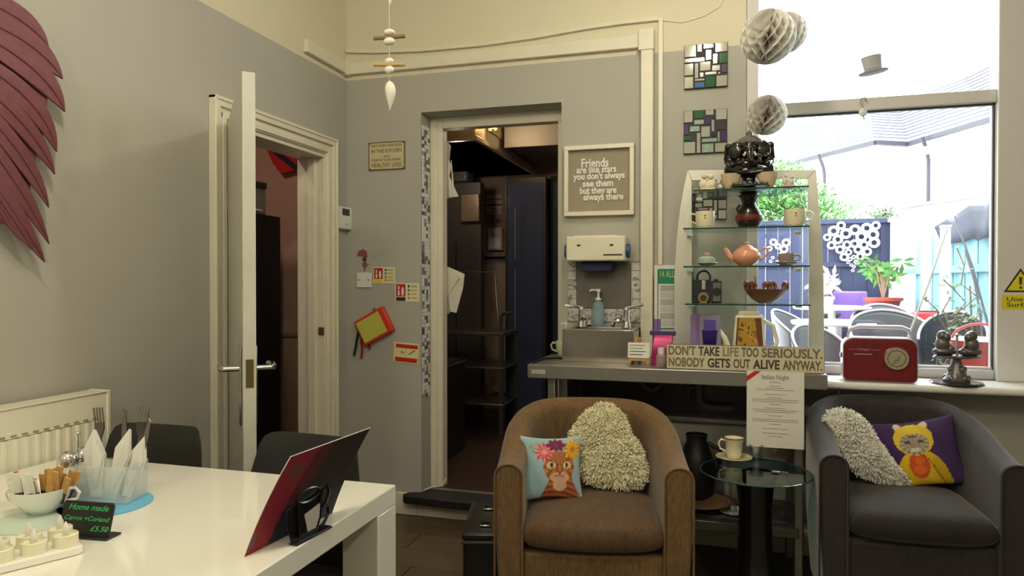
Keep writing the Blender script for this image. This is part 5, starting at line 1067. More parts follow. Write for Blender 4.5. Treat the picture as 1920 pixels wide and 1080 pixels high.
# chalk sign
p0_, p1_ = tp(112, 1003), tp(205, 1012); dvx = p1_ - p0_; ang_ = math.atan2(dvx.y, dvx.x)
t = thing('chalkboard_sign', 'small black chalkboard tag with green handwriting on the table', 'sign', ((p0_ + p1_) / 2).to_tuple()[:2] + (ZT,), ang_ + R(2)); w_ = dvx.length / 2; CHK = M('chalkboard_black', (24, 24, 24), .5)
boxo('foot', CHK, t, -w_ * .9, w_ * 1.02, -.012, .03, 0, .004, .001)
o = B().prism([(-w_, 0), (w_ * .95, 0), (w_ * 1.02, .062), (w_ * .95, .068), (-w_ * .9, .068), (-w_ * .96, .062)], -.002, .002).build('board', CHK, t, .001); o.location = (0, 0, .003); o.rotation_euler = (R(-12), R(-0), 0); o.rotation_euler[0] = R(-12)
GI = M('green_chalk', (70, 190, 110), .7)
text('Home made', .017, GI, o, .002, .056, -.0024, width=w_ * 1.55, shear=.35, depth=.0003); text('Carrot +Coriand', .013, GI, o, .0, .034, -.0024, width=w_ * 1.75, shear=.35, depth=.0003); text('£5.50', .015, GI, o, w_ * .55, .015, -.0024, width=w_ * .7, shear=.35, depth=.0003)
# tea light tray
q0, q1 = tp(160, 1038), tp(0, 1078); dvx = q0 - q1; ang_ = math.atan2(dvx.y, dvx.x)
T_ = Vector((q0.x, q0.y, ZT)); t = thing('tealight_tray', 'white rounded ceramic tray carrying flameless tea lights', 'tray', T_, ang_)
b = B(); P = []
for cx, cy, a0 in ((-.016, .016, -90), (-.016, .085, 0), (-.26, .085, 90), (-.26, .016, 180)): P += [(cx + .016 * math.cos(R(a0 + k * 15)), cy + .016 * math.sin(R(a0 + k * 15))) for k in range(7)]
b.slab(P, 0, .016); b.build('tray', CERAM, t, .003)
TL = M('tealight_plastic', (228, 224, 196), .4); FL = M('flame_plastic', (225, 222, 210), .3)
rows = [(-.026, .028), (-.078, .028), (-.130, .028), (-.182, .028), (-.024, .076), (-.076, .076), (-.128, .076)]
nmz = ['front tea light at the right end of the white tray', 'second front tea light from the right on the white tray', 'third front tea light from the right on the white tray', 'leftmost front tea light on the white tray', 'rear tea light at the right end of the white tray', 'middle rear tea light on the white tray', 'rear tea light at the left of the white tray']
proto = None
for i, (x, y) in enumerate(rows):
    wp = T_ + Vector((x * math.cos(ang_) - y * math.sin(ang_), x * math.sin(ang_) + y * math.cos(ang_), .016))
    if proto is None:
        proto = thing('tealight', nmz[i], 'tea light', wp, ang_, 'flameless tea lights on the tray'); B().lathe([(.0215, 0), (.0215, .022), (.020, .0235), (.0195, .019), (.006, .018), (.001, .018)], n=26).build('case', TL, proto); B().lathe([(.005, .018), (.007, .026), (.0055, .036), (.001, .046)], n=12).build('flame', FL, proto)
    else: dup(proto, wp, ang_, nmz[i])
# menu card leaning
A0 = onZ(457, 1044, .7505); A1 = onZ(622, 962, .7505)
A2 = onT(545, 856, 1.36); A3 = onT(694, 802, 1.60)
t = thing('menu_card', 'maroon and black menu card propped on the table edge', 'menu', (A0 + A1) / 2)
L0 = Vector(t.location); nrm = (A1 - A0).cross(A2 - A0).normalized()
if nrm.x < 0: nrm = -nrm
def mc(u, v):
    if u < -.55 + (v + 1) * .12: return (.56, .13, .2)
    if u < -.15 + (v + 1) * .1 - .3 * (v < 0) * 0: return (.36, .1, .16) if v > -.3 else (.14, .1, .2)
    if inel(u, v, -.5, .5, .12, .12): return (.45, .35, .28)
    return (.17, .13, .145) if v > -.2 else (.11, .1, .14)
def mc2(u, v):
    c = mc(u, v)
    if inel(u, v, -.62, .55, .14, .16, .6): c = (.40, .30, .24)
    if inel(u, v, -.93, -.75, .06, .16): c = (.45, .28, .32)
    return c
def mf(u, v):
    a = A0.lerp(A1, (u + 1) / 2); b_ = A2.lerp(A3, (u + 1) / 2); s = (v + 1) / 2
    return a.lerp(b_, s) - L0 - nrm * (.02 * (1 - (2 * s - 1) ** 2) * .3) + nrm * .001
g = grid(1, 1, 60, 40, mf, mc2); g.build('printed_face', COLA, t, ang=80)
g = grid(1, 1, 10, 10, lambda u, v: mf(u, v) - nrm * .0016, mc2); g.f = [f[::-1] for f in g.f]; g.build('back_face', COLA, t, ang=80)
b = B(); E = [mf(-1, -1 + i / 5) for i in range(11)] + [mf(-1 + i / 5, 1) for i in range(1, 11)]; b.tube([e - nrm * .0008 for e in E], .0011, 4); b.build('pale_edge', PAPER, t)
# cup shaped holder
HB = M('black_wire', (18, 18, 22), .3, .3, coat=.3); e1 = (A1 - A0).normalized(); c = onZ(578, 1003, .7505) ; t = thing('menu_holder', 'black metal cup shaped menu holder on the table edge', 'menu holder', (c.x, c.y, ZT), math.atan2(e1.y, e1.x))
b = B(); b.prism([(-.062, .004), (.02, .004), (.035, .03), (.04, .07), (.044, .092), (-.072, .075), (-.075, .05)], -.0075, -.0055); b.build('cup_plate', HB, t, .001)
b = B(); b.prism([(-.012, .012), (.014, .012), (.025, .03), (.029, .060), (-.022, .05)], -.0085, -.0075); b.build('cup_face', M('white_enamel_plate', (190, 185, 175), .4), t)
b = B(); b.tube([(-.0 + .036 * math.cos(a_) - .012, -.01, .088 + .013 * math.sin(a_)) for a_ in [i * PI / 12 for i in range(24)]], .003, 6, closed=True); b.tube([(-.045, -.01, .08), (-.04, -.01, .01)], .0028, 6); b.build('rim_wire', HB, t)
b = B(); b.tube([(.03, -.01, .055), (.034, -.01, .085), (.05, -.01, .092), (.056, -.01, .075), (.046, -.01, .058), (.035, -.01, .05), (.052, -.01, .046), (.054, -.01, .03), (.038, -.01, .014), (.024, -.01, .01)], .0034, 8); b.build('curled_handle', HB, t)
boxo('base_plate', HB, t, -.06, .055, -.02, .0, 0, .004, .001)
# ================================================================== CHIME
def drop(o, mats): pass
c = onT(730, 120, 2.3); t = thing('driftwood_chime', 'hanging chime of white pebbles driftwood sticks and leaf drop', 'wind chime', (c.x, c.y, onT(730, 207, 2.3).z))
z0 = t.location.z
def cz_(py): return onT(730, py, 2.3).z - z0
PEB = M('white_pebble', (232, 228, 214), .5, var=.06, bump=.2); DW = M('driftwood', (190, 160, 104), .7, var=.15, vs_=30)
DW2 = M('driftwood_dark', (136, 110, 70), .7, var=.15, vs_=30)
B().cyl((0, 0, cz_(150)), (0, 0, H - z0), .0012, n=6).build('string', M('string', (205, 196, 165), .8), t)
ct = Vector((math.cos(R(16.3)), math.sin(R(16.3)), 0))
for py, r1 in ((61, (.02, .016, .0105)), (78, (.02, .016, .013)), (115, (.016, .014, .011)), (131, (.017, .014, .013)), (-30, (.02, .016, .012))): b = B(); b.ell((0, 0, cz_(py)), r1); b.build('pebble', PEB, t)
for py, m_, dz in ((70, DW2, .004), (121, DW, .0), (-40, DW, 0)): b = B(); b.tube([ct * -.052 + Vector((0, 0, cz_(py) - dz)), Vector((0, 0, cz_(py))), ct * .052 + Vector((0, 0, cz_(py) + dz))], [.0065, .007, .0065], 9); b.build('stick', m_, t)
def leafdrop(z1, z2, nm):
    n = 12; b = B(); P = []; Rr = []
    for i in range(n + 1):
        s = i / n; P.append(Vector((ct.x * .004 * math.sin(s * 3), ct.y * .004 * math.sin(s * 3), z1 + (z2 - z1) * s))); Rr.append(.0005 + .0175 * math.sin(PI * min(1, s * 1.0) ** .62) ** 1.1)
    b.tube(P, Rr, 14); b.build(nm, PEB, t)
leafdrop(cz_(151), 0, 'leaf_drop'); leafdrop(cz_(-45), cz_(12), 'leaf_drop')
# ================================================================== WINDOW SILL AND HANGING THINGS
zs = .845
c = onZ(1647, 712, zs); c.y = max(c.y, 3.31); c = onY(1647, 712, 3.33)
t = thing('retro_radio', 'dark red retro radio with round dial on the window sill', 'radio', (c.x, 3.34, zs), R(-3)); RR = M('red_leatherette', (112, 18, 26), .35, var=.1, vs_=40, coat=.2, bump=.2, bs=200)
hw = .142; hh = .188
def rr_(w_, z0, z1, r_, n=6):
    P = []
    for cx, cz1, a0 in ((w_ - r_, z1 - r_, 0), (-w_ + r_, z1 - r_, 90), (-w_ + r_ * .5, z0 + r_ * .5, 180), (w_ - r_ * .5, z0 + r_ * .5, 270)): rr2 = r_ if a0 < 180 else r_ * .5; P += [(cx + rr2 * math.cos(R(a0 + k * 90 / n)), cz1 + rr2 * math.sin(R(a0 + k * 90 / n))) for k in range(n + 1)]
    return P
B().prism(rr_(hw, .004, hh, .04), -.05, .04).build('body', RR, t, .005); B().prism(rr_(hw + .003, .002, hh + .004, .042), -.046, .036).build('chrome_band', M('pale_trim', (206, 200, 215), .3, .3), t, .003)
B().prism(rr_(hw - .012, .016, hh - .012, .03), -.053, -.05).build('front_panel', RR, t, .002)
b = B(); b.tube([(.062 + .048 * math.cos(i * PI / 16), -.055, .106 + .048 * math.sin(i * PI / 16)) for i in range(32)], .004, 8, closed=True); o = b.build('dial_ring', M('rose_gold_ring', (150, 90, 80), .25, .8), t)
B().cyl((.062, -.06, .106), (.062, -.052, .106), .046, n=32).build('dial', M('dial_beige', (176, 168, 140), .35, .2), t); b = B(); b.tube([(.062 + .034 * math.cos(i * PI / 16), -.0605, .106 + .034 * math.sin(i * PI / 16)) for i in range(32)], .0012, 5, closed=True)
for i in range(12): a_ = i * PI / 6; b.bar((.062 + .036 * math.cos(a_), -.0605, .106 + .036 * math.sin(a_)), (.062 + .042 * math.cos(a_), -.0605, .106 + .042 * math.sin(a_)), .0015, .001)
b.build('dial_marks', INK, t); B().cyl((.062, -.066, .106), (.062, -.06, .106), .008).bar((.045, -.063, .085), (.075, -.063, .122), .003, .002).build('pointer', CHROME, t)
B().box(-.1, -.03, -.0545, -.053, .118, .122).build('name_strip', M('silver_print', (200, 190, 190), .3, .6), t)
b = B(); b.box(-.12, -.09, -.0545, -.053, .139, .1403); b.box(-.035, -.0, -.0545, -.053, .139, .1403); b.tube([(-.088 + .048 * s / 14, -.054, .14 + .006 * math.sin(s * 1.9)) for s in range(15)], .0013, 5); b.build('script_mark', MC['silver_print'], t)
b = B(); b.tube([(-.122, 0, .17), (-.118, -.005, .205), (-.108, -.005, .228), (-.08, -.005, .236), (.09, -.005, .236), (.115, -.005, .226), (.125, 0, .2), (.127, 0, .17)], [.006, .006, .008, .009, .009, .008, .006, .006], 8); b.build('handle', MC['pale_trim'], t)
b = B(); b.cyl((-hw - .008, 0, .11), (-hw, 0, .11), .012); b.build('side_knob', RR, t)
b = B(); b.tube([onY(1560, 715, 3.30), onY(1572, 716, 3.28), onY(1573, 740, 3.25), onY(1574, 790, 3.25)], .003, 6); o = b.build('radio_cable', BLACK); tag(o, 'black cable hanging over the sill left of radio', 'cable')
# sill statue: two figures on pedestal
c = onY(1796, 718, 3.33); t = thing('twin_figure_statue', 'grey statue of two kneeling figures on pedestal, window sill', 'statue', (c.x, 3.345, zs)); PW = M('pewter_resin', (104, 100, 100), .3, .5, var=.25, vs_=40, coat=.2, bump=.4, bs=60)
B().lathe([(.098, 0), (.1, .004), (.094, .010), (.03, .012)], n=36).build('base_disc', M('gloss_dark_disc', (40, 38, 40), .12, .3, coat=.5), t)
B().lathe([(.05, .011), (.052, .02), (.04, .032), (.034, .05), (.026, .075), (.018, .1), (.02, .108), (.06, .112)], n=16).build('pedestal', PW, t)
b = B(); [b.ell((.04 * math.cos(i * 1.3), .04 * math.sin(i * 1.3), .025), (.014, .014, .014), n=8, m=6) for i in range(5)]; [b.ell((.027 * math.cos(i * 1.7), .027 * math.sin(i * 1.7), .062), (.012, .012, .014), n=8, m=6) for i in range(4)]; b.build('carved_bosses', PW, t)
B().lathe([(.001, .108), (.085, .110), (.09, .115), (.084, .119), (.001, .12)], n=30).xf(Matrix.Diagonal((1, .55, 1, 1))).build('platform', PW, t)
for s in (-1, 1):
    b = B(); b.ell((s * .048, 0, .136), (.046, .028, .020)); b.ell((s * .054, 0, .165), (.029, .025, .034)); b.tube([(s * .03, -.01, .165), (s * .018, -.018, .15), (s * .035, -.022, .14)], .007, 8); b.ell((s * .042, -.006, .196), (.018, .018, .022)); b.ell((s * .054, 0, .202), (.022, .02, .024)); b.build('kneeling_figure', PW, t)
b = B(); b.cyl((0, 0, .12), (0, 0, .2), .005); b.ell((0, 0, .206), .008); b.build('candle_spike', CHROME, t)
# warning sign on right frame
a = onY(1882, 545, YB - .02)
t = thing('warning_sign', 'yellow warning triangle sign with Uneven Surface on window frame', 'sign', (a.x, YB - .018, onY(1890, 580, YB - .02).z)); YP = M('safety_yellow', (216, 206, 30), .5)
k = .0024
b = B(); b.prism([(0, 31 * k), (52 * k, 31 * k), (26 * k, 74 * k)], -.0015, 0); b.build('black_triangle', INK, t, .0008); b = B(); b.prism([(5 * k, 34 * k), (47 * k, 34 * k), (26 * k, 68 * k)], -.002, -.0015); b.build('yellow_triangle', YP, t)
b = B(); b.prism([(24.5 * k, 44 * k), (27.5 * k, 44 * k), (28.5 * k, 58 * k), (23.5 * k, 58 * k)], -.0025, -.002); b.cyl((26 * k, -.0025, 39 * k), (26 * k, -.002, 39 * k), 2.2 * k, n=12); b.build('exclamation_mark', INK, t)
boxo('text_plate', YP, t, -3 * k, 60 * k, -.0015, 0, 0, 26 * k, .0005); text('Uneven', .026, INK, t, 28 * k, 18 * k, -.002, width=46 * k); text('Surface', .026, INK, t, 28 * k, 8 * k, -.002, width=46 * k)
# honeycomb balls
HP = M('honeycomb_paper', (232, 229, 222), .85, var=.05)
n_ = HP.node_tree.nodes; tr = n_.new('ShaderNodeBsdfTranslucent'); tr.inputs[0].default_value = (.85, .83, .8, 1); mxs = n_.new('ShaderNodeMixShader'); mxs.inputs[0].default_value = .45
HP.node_tree.links.new(n_['Principled BSDF'].outputs[0], mxs.inputs[1]); HP.node_tree.links.new(tr.outputs[0], mxs.inputs[2]); HP.node_tree.links.new(mxs.outputs[0], n_['Material Output'].inputs[0])
def honey(label, px, py, rpx, Y, tilt, n=30, kk=5):
    c = onY(px, py, Y); r_ = rpx / 1300 * (c - CAM).length * .97
    T = Euler(tilt).to_matrix().to_4x4(); b = B(); d = PI / n
    m = 26
    for i in range(n):
        a0 = 2 * PI * i / n; sg = 1 if i % 2 else -1; V = []
        for j in range(m + 1):
            ph = PI * j / m
            for rr in (0, .45, .8, .93, 1):
                off = d * sg * math.cos(kk * 2 * ph) * .92
                V.append(T @ Vector((r_ * rr * math.sin(ph) * math.cos(a0 + off), r_ * rr * math.sin(ph) * math.sin(a0 + off), r_ * math.cos(ph) * (.3 + .7 * rr) if rr > 0 else r_ * math.cos(ph) * .3)) )
        b.add(V, [(j * 5 + q, j * 5 + q + 1, (j + 1) * 5 + q + 1, (j + 1) * 5 + q) for j in range(m) for q in range(4)])
    t = thing('honeycomb_ball', label, 'paper ball', c - Vector((0, 0, r_))); b.xf(Matrix.Translation((0, 0, r_))); b.build('pleats', HP, t, ang=30, kind=None)
    B().cyl((0, 0, r_ * 1.9), (0, 0, H - c.z + r_), .0008, n=5).build('thread', WHITE, t); B().cyl((0, 0, r_ * 1.86), (0, 0, r_ * 1.97), .006).build('tab', HP, t); return t
honey('large white honeycomb paper ball hanging front top left of window', 1440, 69, 46, 3.05, (R(24), R(10), 0))
honey('white honeycomb paper ball hanging behind the large one', 1474, 61, 34, 3.3, (R(10), R(-20), 0))
honey('smaller white honeycomb paper ball hanging above the statue', 1437, 216, 35, 3.3, (R(15), R(8), .4))
# top hat and hanging charm
c = onY(1638, 138, 3.42); t = thing('hanging_top_hat', 'small grey paper top hat hanging in the window', 'hat', c); HT = M('grey_felt_paper', (176, 176, 180), .8)
b = B(); b.lathe([(.001, .075), (.042, .076), (.036, .02), (.038, .004), (.062, .008), (.06, .004), (.036, .0)], n=28); b.xf(Matrix.Rotation(R(-8), 4, 'Y') @ Matrix.Diagonal((1, .8, 1, 1))); b.build('hat', HT, t)
B().lathe([(.0375, .006), (.0375, .018)], n=24).build('band', M('grey_band', (150, 150, 156), .7), t); B().cyl((0, 0, .08), (0, 0, WZ1 - c.z), .0008, n=5).build('thread', WHITE, t)
c = onY(1618, 210, 3.50); t = thing('window_hook', 'white suction hook with charm stuck on window transom', 'hook', (c.x, 3.505, c.z)); B().ell((0, -.005, .0), (.018, .008, .02)).build('suction_cup', M('clear_rubber', (225, 225, 225), .2), t); B().tube([(0, -.012, .02), (-.012, -.014, .04), (-.008, -.014, .06), (.008, -.014, .062), (.01, -.012, .05)], .003, 6).build('hook', CHROME, t); B().tube([(0, -.012, -.018), (.004, -.012, -.035)], .002, 5).build('charm', INK, t)
# ================================================================== EXTERIOR
GZ = .15
GRD = M('courtyard_paving', (140, 150, 135), .85, var=.15, vs_=3, bump=.3)
gr = struct(boxo('ground', GRD, None, .12, 9, T3 + .02, 20, -.1, GZ))
NV = M('navy_fence_stain', (46, 53, 82), .8, var=.15, vs_=6, stretch=(1, 1, .3)); TQ = M('turquoise_fence_paint', (112, 158, 172), .8, var=.24, vs_=5, stretch=(1, 1, .3))
FY = 8.5; ztop = onY(1600, 416, FY).z; t = thing('navy_fence', 'navy stained board fence across the far end of courtyard', 'fence', (.3, FY, GZ)); fh = ztop - GZ
x = 0; i = 0
while x < 1.62: boxo('board', NV, t, x, x + .128, -.012 - .008 * (i % 2), .012, 0, fh - .02 + .015 * (i % 3) / 2, .002); x += .132; i += 1
for z in (.35, fh * .72): boxo('rail', NV, t, 0, 1.66, -.045, -.02, z, z + .05, .002)
boxo('cap_rail', NV, t, -.02, 1.66, -.05, .03, fh - .02, fh + .03, .003)
FX = 1.98
t = thing('turquoise_fence', 'turquoise painted board fence along the right of courtyard', 'fence', (FX, 4.0, GZ)); y = 0; i = 0
while y < 3.95: boxo('board', TQ, t, -.01 - .006 * (i % 2), .012, y, y + .142, 0, 1.5 + .06 * ((i * 7) % 3) / 2, .002); y += .147; i += 1
for z in (.45, 1.2): boxo('rail', TQ, t, -.05, -.012, 0, 4.4, z, z + .06, .003)
WO_ = M('white_post_paint', (236, 236, 236), .6)
t = thing('white_post', 'white square post where the two courtyard fences meet', 'post', (onY(1690, 500, 8.3).x, 8.3, GZ)); boxo('post', WO_, t, -.09, .09, -.09, .09, 0, fh - .02, .005); boxo('cap', WO_, t, -.11, .11, -.11, .11, fh - .02, fh + .02, .005)
for px in (1735, 1772):
    q = onY(px, 560, 6.8 if px < 1750 else 6.2); t = thing('white_post', 'white post before the turquoise fence, %s one' % ('farther' if px < 1750 else 'nearer'), 'post', (q.x, q.y, GZ)); boxo('post', WO_, t, -.03, .03, -.03, .03, 0, 1.55, .003); boxo('cap', WO_, t, -.035, .035, -.035, .035, 1.55, 1.57, .003)
# tarpaulin on right fence top
t = thing('dark_tarpaulin', 'dark blue tarpaulin slung over the right fence top', 'tarpaulin', (FX - .05, 5.9, 1.6)); b = B(); n = 10
for i in range(n + 1):
    y = -1.0 + 2.1 * i / n
    for z in (0, .12, .24, .3): b.v.append(Vector((-.03 - .03 * math.sin(i * 1.7 + z * 9), y, z * (1.15 - .055 * i) + .02 * math.sin(i * 2.3)))); b.c.append((1, 1, 1))
b.f = [[i * 4 + j, i * 4 + j + 1, (i + 1) * 4 + j + 1, (i + 1) * 4 + j] for i in range(n) for j in range(3)]; o = b.build('sheet', M('dark_tarp', (42, 46, 66), .6, var=.3, vs_=8), t); m_ = o.modifiers.new('th', 'SOLIDIFY'); m_.thickness = .01
# ring art
t = thing('ring_wall_art', 'heart of white rings fixed to the navy fence', 'wall art', (onY(1595, 500, FY - .07).x, FY - .07, onY(1595, 508, FY - .07).z)); RG = M('white_ring_paint', (240, 240, 240), .5); o0 = Vector(t.location)
rings = [(1563, 433, 10), (1586, 438, 10), (1603, 431, 10), (1625, 428, 10), (1642, 423, 8), (1571, 449, 9), (1615, 444, 10), (1637, 440, 10), (1559, 460, 8), (1588, 459, 8), (1602, 457, 8), (1620, 459, 8), (1639, 455, 10), (1575, 468, 8), (1591, 473, 6), (1609, 468, 8), (1626, 472, 8), (1583, 482, 8), (1601, 482, 4), (1613, 481, 7), (1594, 486, 4), (1590, 492, 3), (1605, 491, 4), (1596, 497, 3), (1601, 500, 3), (1599, 507, 3), (1577, 423, 8), (1551, 445, 7)]
for px, py, r_ in rings:
    q = onY(px, py, FY - .07) - o0; rm = r_ * .0055
    B().tube([(q.x + rm * .8 * math.cos(a_), 0, q.z + rm * .8 * math.sin(a_)) for a_ in [i * PI / 10 for i in range(20)]], rm * .3, 6, closed=True).build('ring', RG, t)
t = thing('ring_wall_art', 'smaller cluster of white rings seen through the glass shelves', 'wall art', (onY(1462, 490, FY - .07).x, FY - .07, onY(1462, 490, FY - .07).z)); o0 = Vector(t.location)
for px, py, r_ in ((1450, 454, 7), (1474, 455, 8), (1459, 462, 6), (1470, 467, 8), (1443, 466, 5), (1464, 477, 4), (1449, 483, 3), (1445, 490, 3), (1457, 491, 3)):
    q = onY(px, py, FY - .07) - o0; rm = r_ * .0055
    B().tube([(q.x + rm * .8 * math.cos(a_), 0, q.z + rm * .8 * math.sin(a_)) for a_ in [i * PI / 10 for i in range(20)]], rm * .3, 6, closed=True).build('ring', RG, t)
# house
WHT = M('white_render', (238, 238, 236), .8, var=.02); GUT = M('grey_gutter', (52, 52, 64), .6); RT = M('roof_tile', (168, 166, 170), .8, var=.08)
EA = [onT(1440, 322, 14.3), onT(1520, 295, 13.0), onT(1640, 265, 11.5), onT(1700, 268, 11.65), onT(1862, 220, 9.8), onT(1980, 180, 8.6)]
ze = EA[2].z; EA = [Vector((p.x, p.y, ze)) for p in EA]; o0 = Vector((EA[2].x, EA[2].y, GZ)); 
t = thing('house', 'white rendered house with tiled roof and grey gutter behind fences', 'house', o0)
b = B(); n = len(EA)
for i, (p, q) in enumerate(zip(EA, EA[1:])):
    pp = [Vector((v.x + .15, v.y + .3, 0)) - Vector((o0.x, o0.y, 0)) for v in (p, q)]; zz_ = ze - GZ
    b.add([pp[0], pp[1], pp[1] + Vector((0, 0, zz_)), pp[0] + Vector((0, 0, zz_)), pp[0] + Vector((.1, .3, 0)), pp[1] + Vector((.1, .3, 0)), pp[1] + Vector((.1, .3, zz_)), pp[0] + Vector((.1, .3, zz_))], [(0, 1, 2, 3), (7, 6, 5, 4), (3, 2, 6, 7)])
b.build('wall', WHT, t)
def rp_(p, s): return Vector((p.x + .4 * s, p.y + 2.6 * s, ze + 1.25 * s)) - o0
b = B()
for p, q in zip(EA, EA[1:]): b.add([rp_(p, 0), rp_(q, 0), rp_(q, 1), rp_(p, 1), rp_(p, 0) - Vector((0, 0, .06)), rp_(q, 0) - Vector((0, 0, .06)), rp_(q, 1) - Vector((0, 0, .06)), rp_(p, 1) - Vector((0, 0, .06))], [(0, 1, 2, 3), (7, 6, 5, 4), (0, 4, 5, 1)])
b.build('roof', RT, t)
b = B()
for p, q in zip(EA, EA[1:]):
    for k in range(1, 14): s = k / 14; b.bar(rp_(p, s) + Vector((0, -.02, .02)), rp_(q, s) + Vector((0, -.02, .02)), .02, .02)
b.build('tile_courses', M('tile_course_grey', (96, 96, 110), .8), t, kind='stuff')  # dark grey bars mark the tile courses
b = B()
for p, q in zip(EA, EA[1:]): b.bar(p - o0 + Vector((0, -.06, -.03)), q - o0 + Vector((0, -.06, -.03)), .08, .07)
b.build('gutter', GUT, t)
for (px, py, T__) in ((1741, 290, 11.1), (1546, 290, 12.6)):
    p = onT(px, py, T__) - o0; p.z = ze - GZ; b = B(); b.tube([p + Vector((-.12, -.1, -.02)), p + Vector((-.02, 0, -.25)), p + Vector((0, 0, -.4)), p + Vector((0, 0, -3))], .03, 8); b.build('downpipe', GUT, t)
for px, py in ((1728, 283), (1758, 274), (1850, 240)):
    p = onT(px, py, 10.9) - o0; boxo('vent', M('pale_vent', (130, 130, 138), .7), t, p.x - .1, p.x + .1, p.y - .05, p.y, p.z - .06, p.z + .06)
t = thing('flat_roof_extension', 'low white flat roofed extension with ledge above right fence', 'outbuilding', (onT(1700, 400, 9.4).x, onT(1700, 400, 9.4).y, GZ)); o0 = Vector(t.location)
p0_ = onT(1662, 398, 9.6) - o0; p1_ = onT(1990, 345, 7.0) - o0; z_ = (p0_.z + .0); hgt = onT(1720, 388, 9.2).z - GZ
b = B(); dd = (Vector((p1_.x, p1_.y, 0)) - Vector((p0_.x, p0_.y, 0))).normalized(); nn = Vector((-dd.y, dd.x, 0)) * 1.0
if nn.y < 0: nn = -nn
P = [Vector((p0_.x, p0_.y, 0)), Vector((p1_.x, p1_.y, 0))]; P += [P[1] + nn, P[0] + nn]; b.slab([(v.x, v.y) for v in P], 0, hgt); b.build('wall', WHT, t)
b = B(); b.bar(P[0] + Vector((0, 0, hgt)), P[1] + Vector((0, 0, hgt)), .12, .04); b.bar(P[0] + Vector((0, -.02, hgt - .18)), P[1] + Vector((0, -.02, hgt - .18)), .04, .02); b.build('ledge', M('roof_ledge_grey', (130, 126, 132), .6), t)  # grey ledge bar with a thinner bar below it
# foliage
def foliage(parent, pts, rad, n, size, mat, seed):
    random.seed(seed); b = B()
    for _ in range(n):
        c = Vector(random.choice(pts)); d = Vector((random.gauss(0, 1), random.gauss(0, 1), random.gauss(0, 1))).normalized() * rad * random.random() ** .5; p = c + d
        u = Vector((random.uniform(-1, 1), random.uniform(-1, 1), random.uniform(-1, 1))).normalized(); v = u.orthogonal().normalized(); s = size * random.uniform(.6, 1.3)
        b.add([p - u * s, p + v * s * .4, p + u * s, p - v * s * .4], [(0, 1, 2, 3)])
    return b.build('foliage', mat, parent, kind='stuff')
LF = M('leaf_green', (78, 128, 58), .6, var=.4, vs_=3); LF2 = M('leaf_pale', (110, 128, 100), .6, var=.4, vs_=4)
q = onY(1500, 400, 10.5); t = thing('garden_tree', 'bushy green tree rising behind the navy fence', 'tree', (q.x, 10.5, GZ)); z_ = lambda py: onY(1500, py, 10.5).z - GZ
foliage(t, [(x, 0, z) for x, z in ((-.6, z_(400)), (-.3, z_(385)), (0, z_(380)), (-.7, z_(350)), (-.5, z_(335)), (-.1, z_(355)), (.15, z_(395)), (-.9, z_(390)), (-.3, z_(350)), (.4, z_(410)))], .42, 5200, .045, LF, 1)
B().tube([(-.3, 0, 0), (-.32, 0, 1.2), (-.4, 0, 2.1)], [.09, .07, .03], 10).build('trunk', M('bark', (90, 74, 60), .9), t)
for i, (px, py0) in enumerate(((1600, 408), (1658, 385))):
    q = onY(px, 415, 9.2 + .8 * i); t = thing('garden_shrub', ('sparse twiggy shrub above the middle of navy fence', 'taller thin shrub above the right end of navy fence')[i], 'shrub', (q.x, q.y, GZ)); zt_ = onY(px, py0, q.y).z - GZ
    foliage(t, [(random.uniform(-.3, .3) * (1 - .6 * i), 0, zt_ - random.uniform(0, .25)) for _ in range(8)], .16, 600, .035, LF2, 5 + i); B().tube([(0, 0, 0), (.02, 0, zt_)], [.03, .008], 7).build('stem', MC['bark'], t)
# courtyard furniture
CG = M('grey_shell_plastic', (88, 88, 94), .4, var=.05)
def shell(label, px, ptop, T__, rz, sc=1, m_=None, grp=None):
    q = onT(px, ptop, T__); t = thing('garden_chair', label, 'garden chair', (q.x, q.y, GZ), rz, grp); hz_ = q.z - GZ; b = B(); nx, nz = 22, 12; V = []
    def f(u, v):
        s = (v + 1) / 2; a_ = u * 1.75; r_ = .25 * sc * (.82 + .22 * s); top = hz_ - .20 * abs(u) ** 1.8
        z = .40 + s * (top - .40); return (r_ * math.sin(a_), r_ * math.cos(a_) - .0, z)
    g = grid(1, 1, nx, nz, f, lambda u, v: (1, 1, 1)); o = g.build('shell_back', m_ or CG, t, ang=80); md = o.modifiers.new('th', 'SOLIDIFY'); md.thickness = .012
    P = [f(-1 + 2 * i / 22, 1) for i in range(23)]; B().tube(P, .011, 7).build('rim', M('pale_rim', (176, 176, 180), .3), t)
    B().lathe([(.001, .40), (.19 * sc, .405), (.215 * sc, .43), (.2 * sc, .44), (.001, .43)], n=24).build('seat', m_ or CG, t)
    for sx in (-1, 1):
        for sy in (-1, 1): B().cyl((sx * .2, sy * .2, 0), (sx * .12, sy * .12, .41), .013).build('leg', CHROME, t)
    return t
shell('grey shell garden chair directly behind the red radio', 1674, 584, 5.2, R(2), 1.12)
shell('grey shell garden chair farther back behind the nearest one', 1658, 572, 6.4, R(-4), 1.05)
shell('grey shell garden chair turned sideways right of the radio', 1786, 586, 4.9, R(-22), .8, M('charcoal_shell_plastic', (62, 62, 68), .4))
shell('grey shell garden chair at the left by the display stand', 1500, 582, 6.2, R(60), .9)
shell('grey shell garden chair low behind the long wooden sign', 1545, 612, 4.9, R(30), .8)
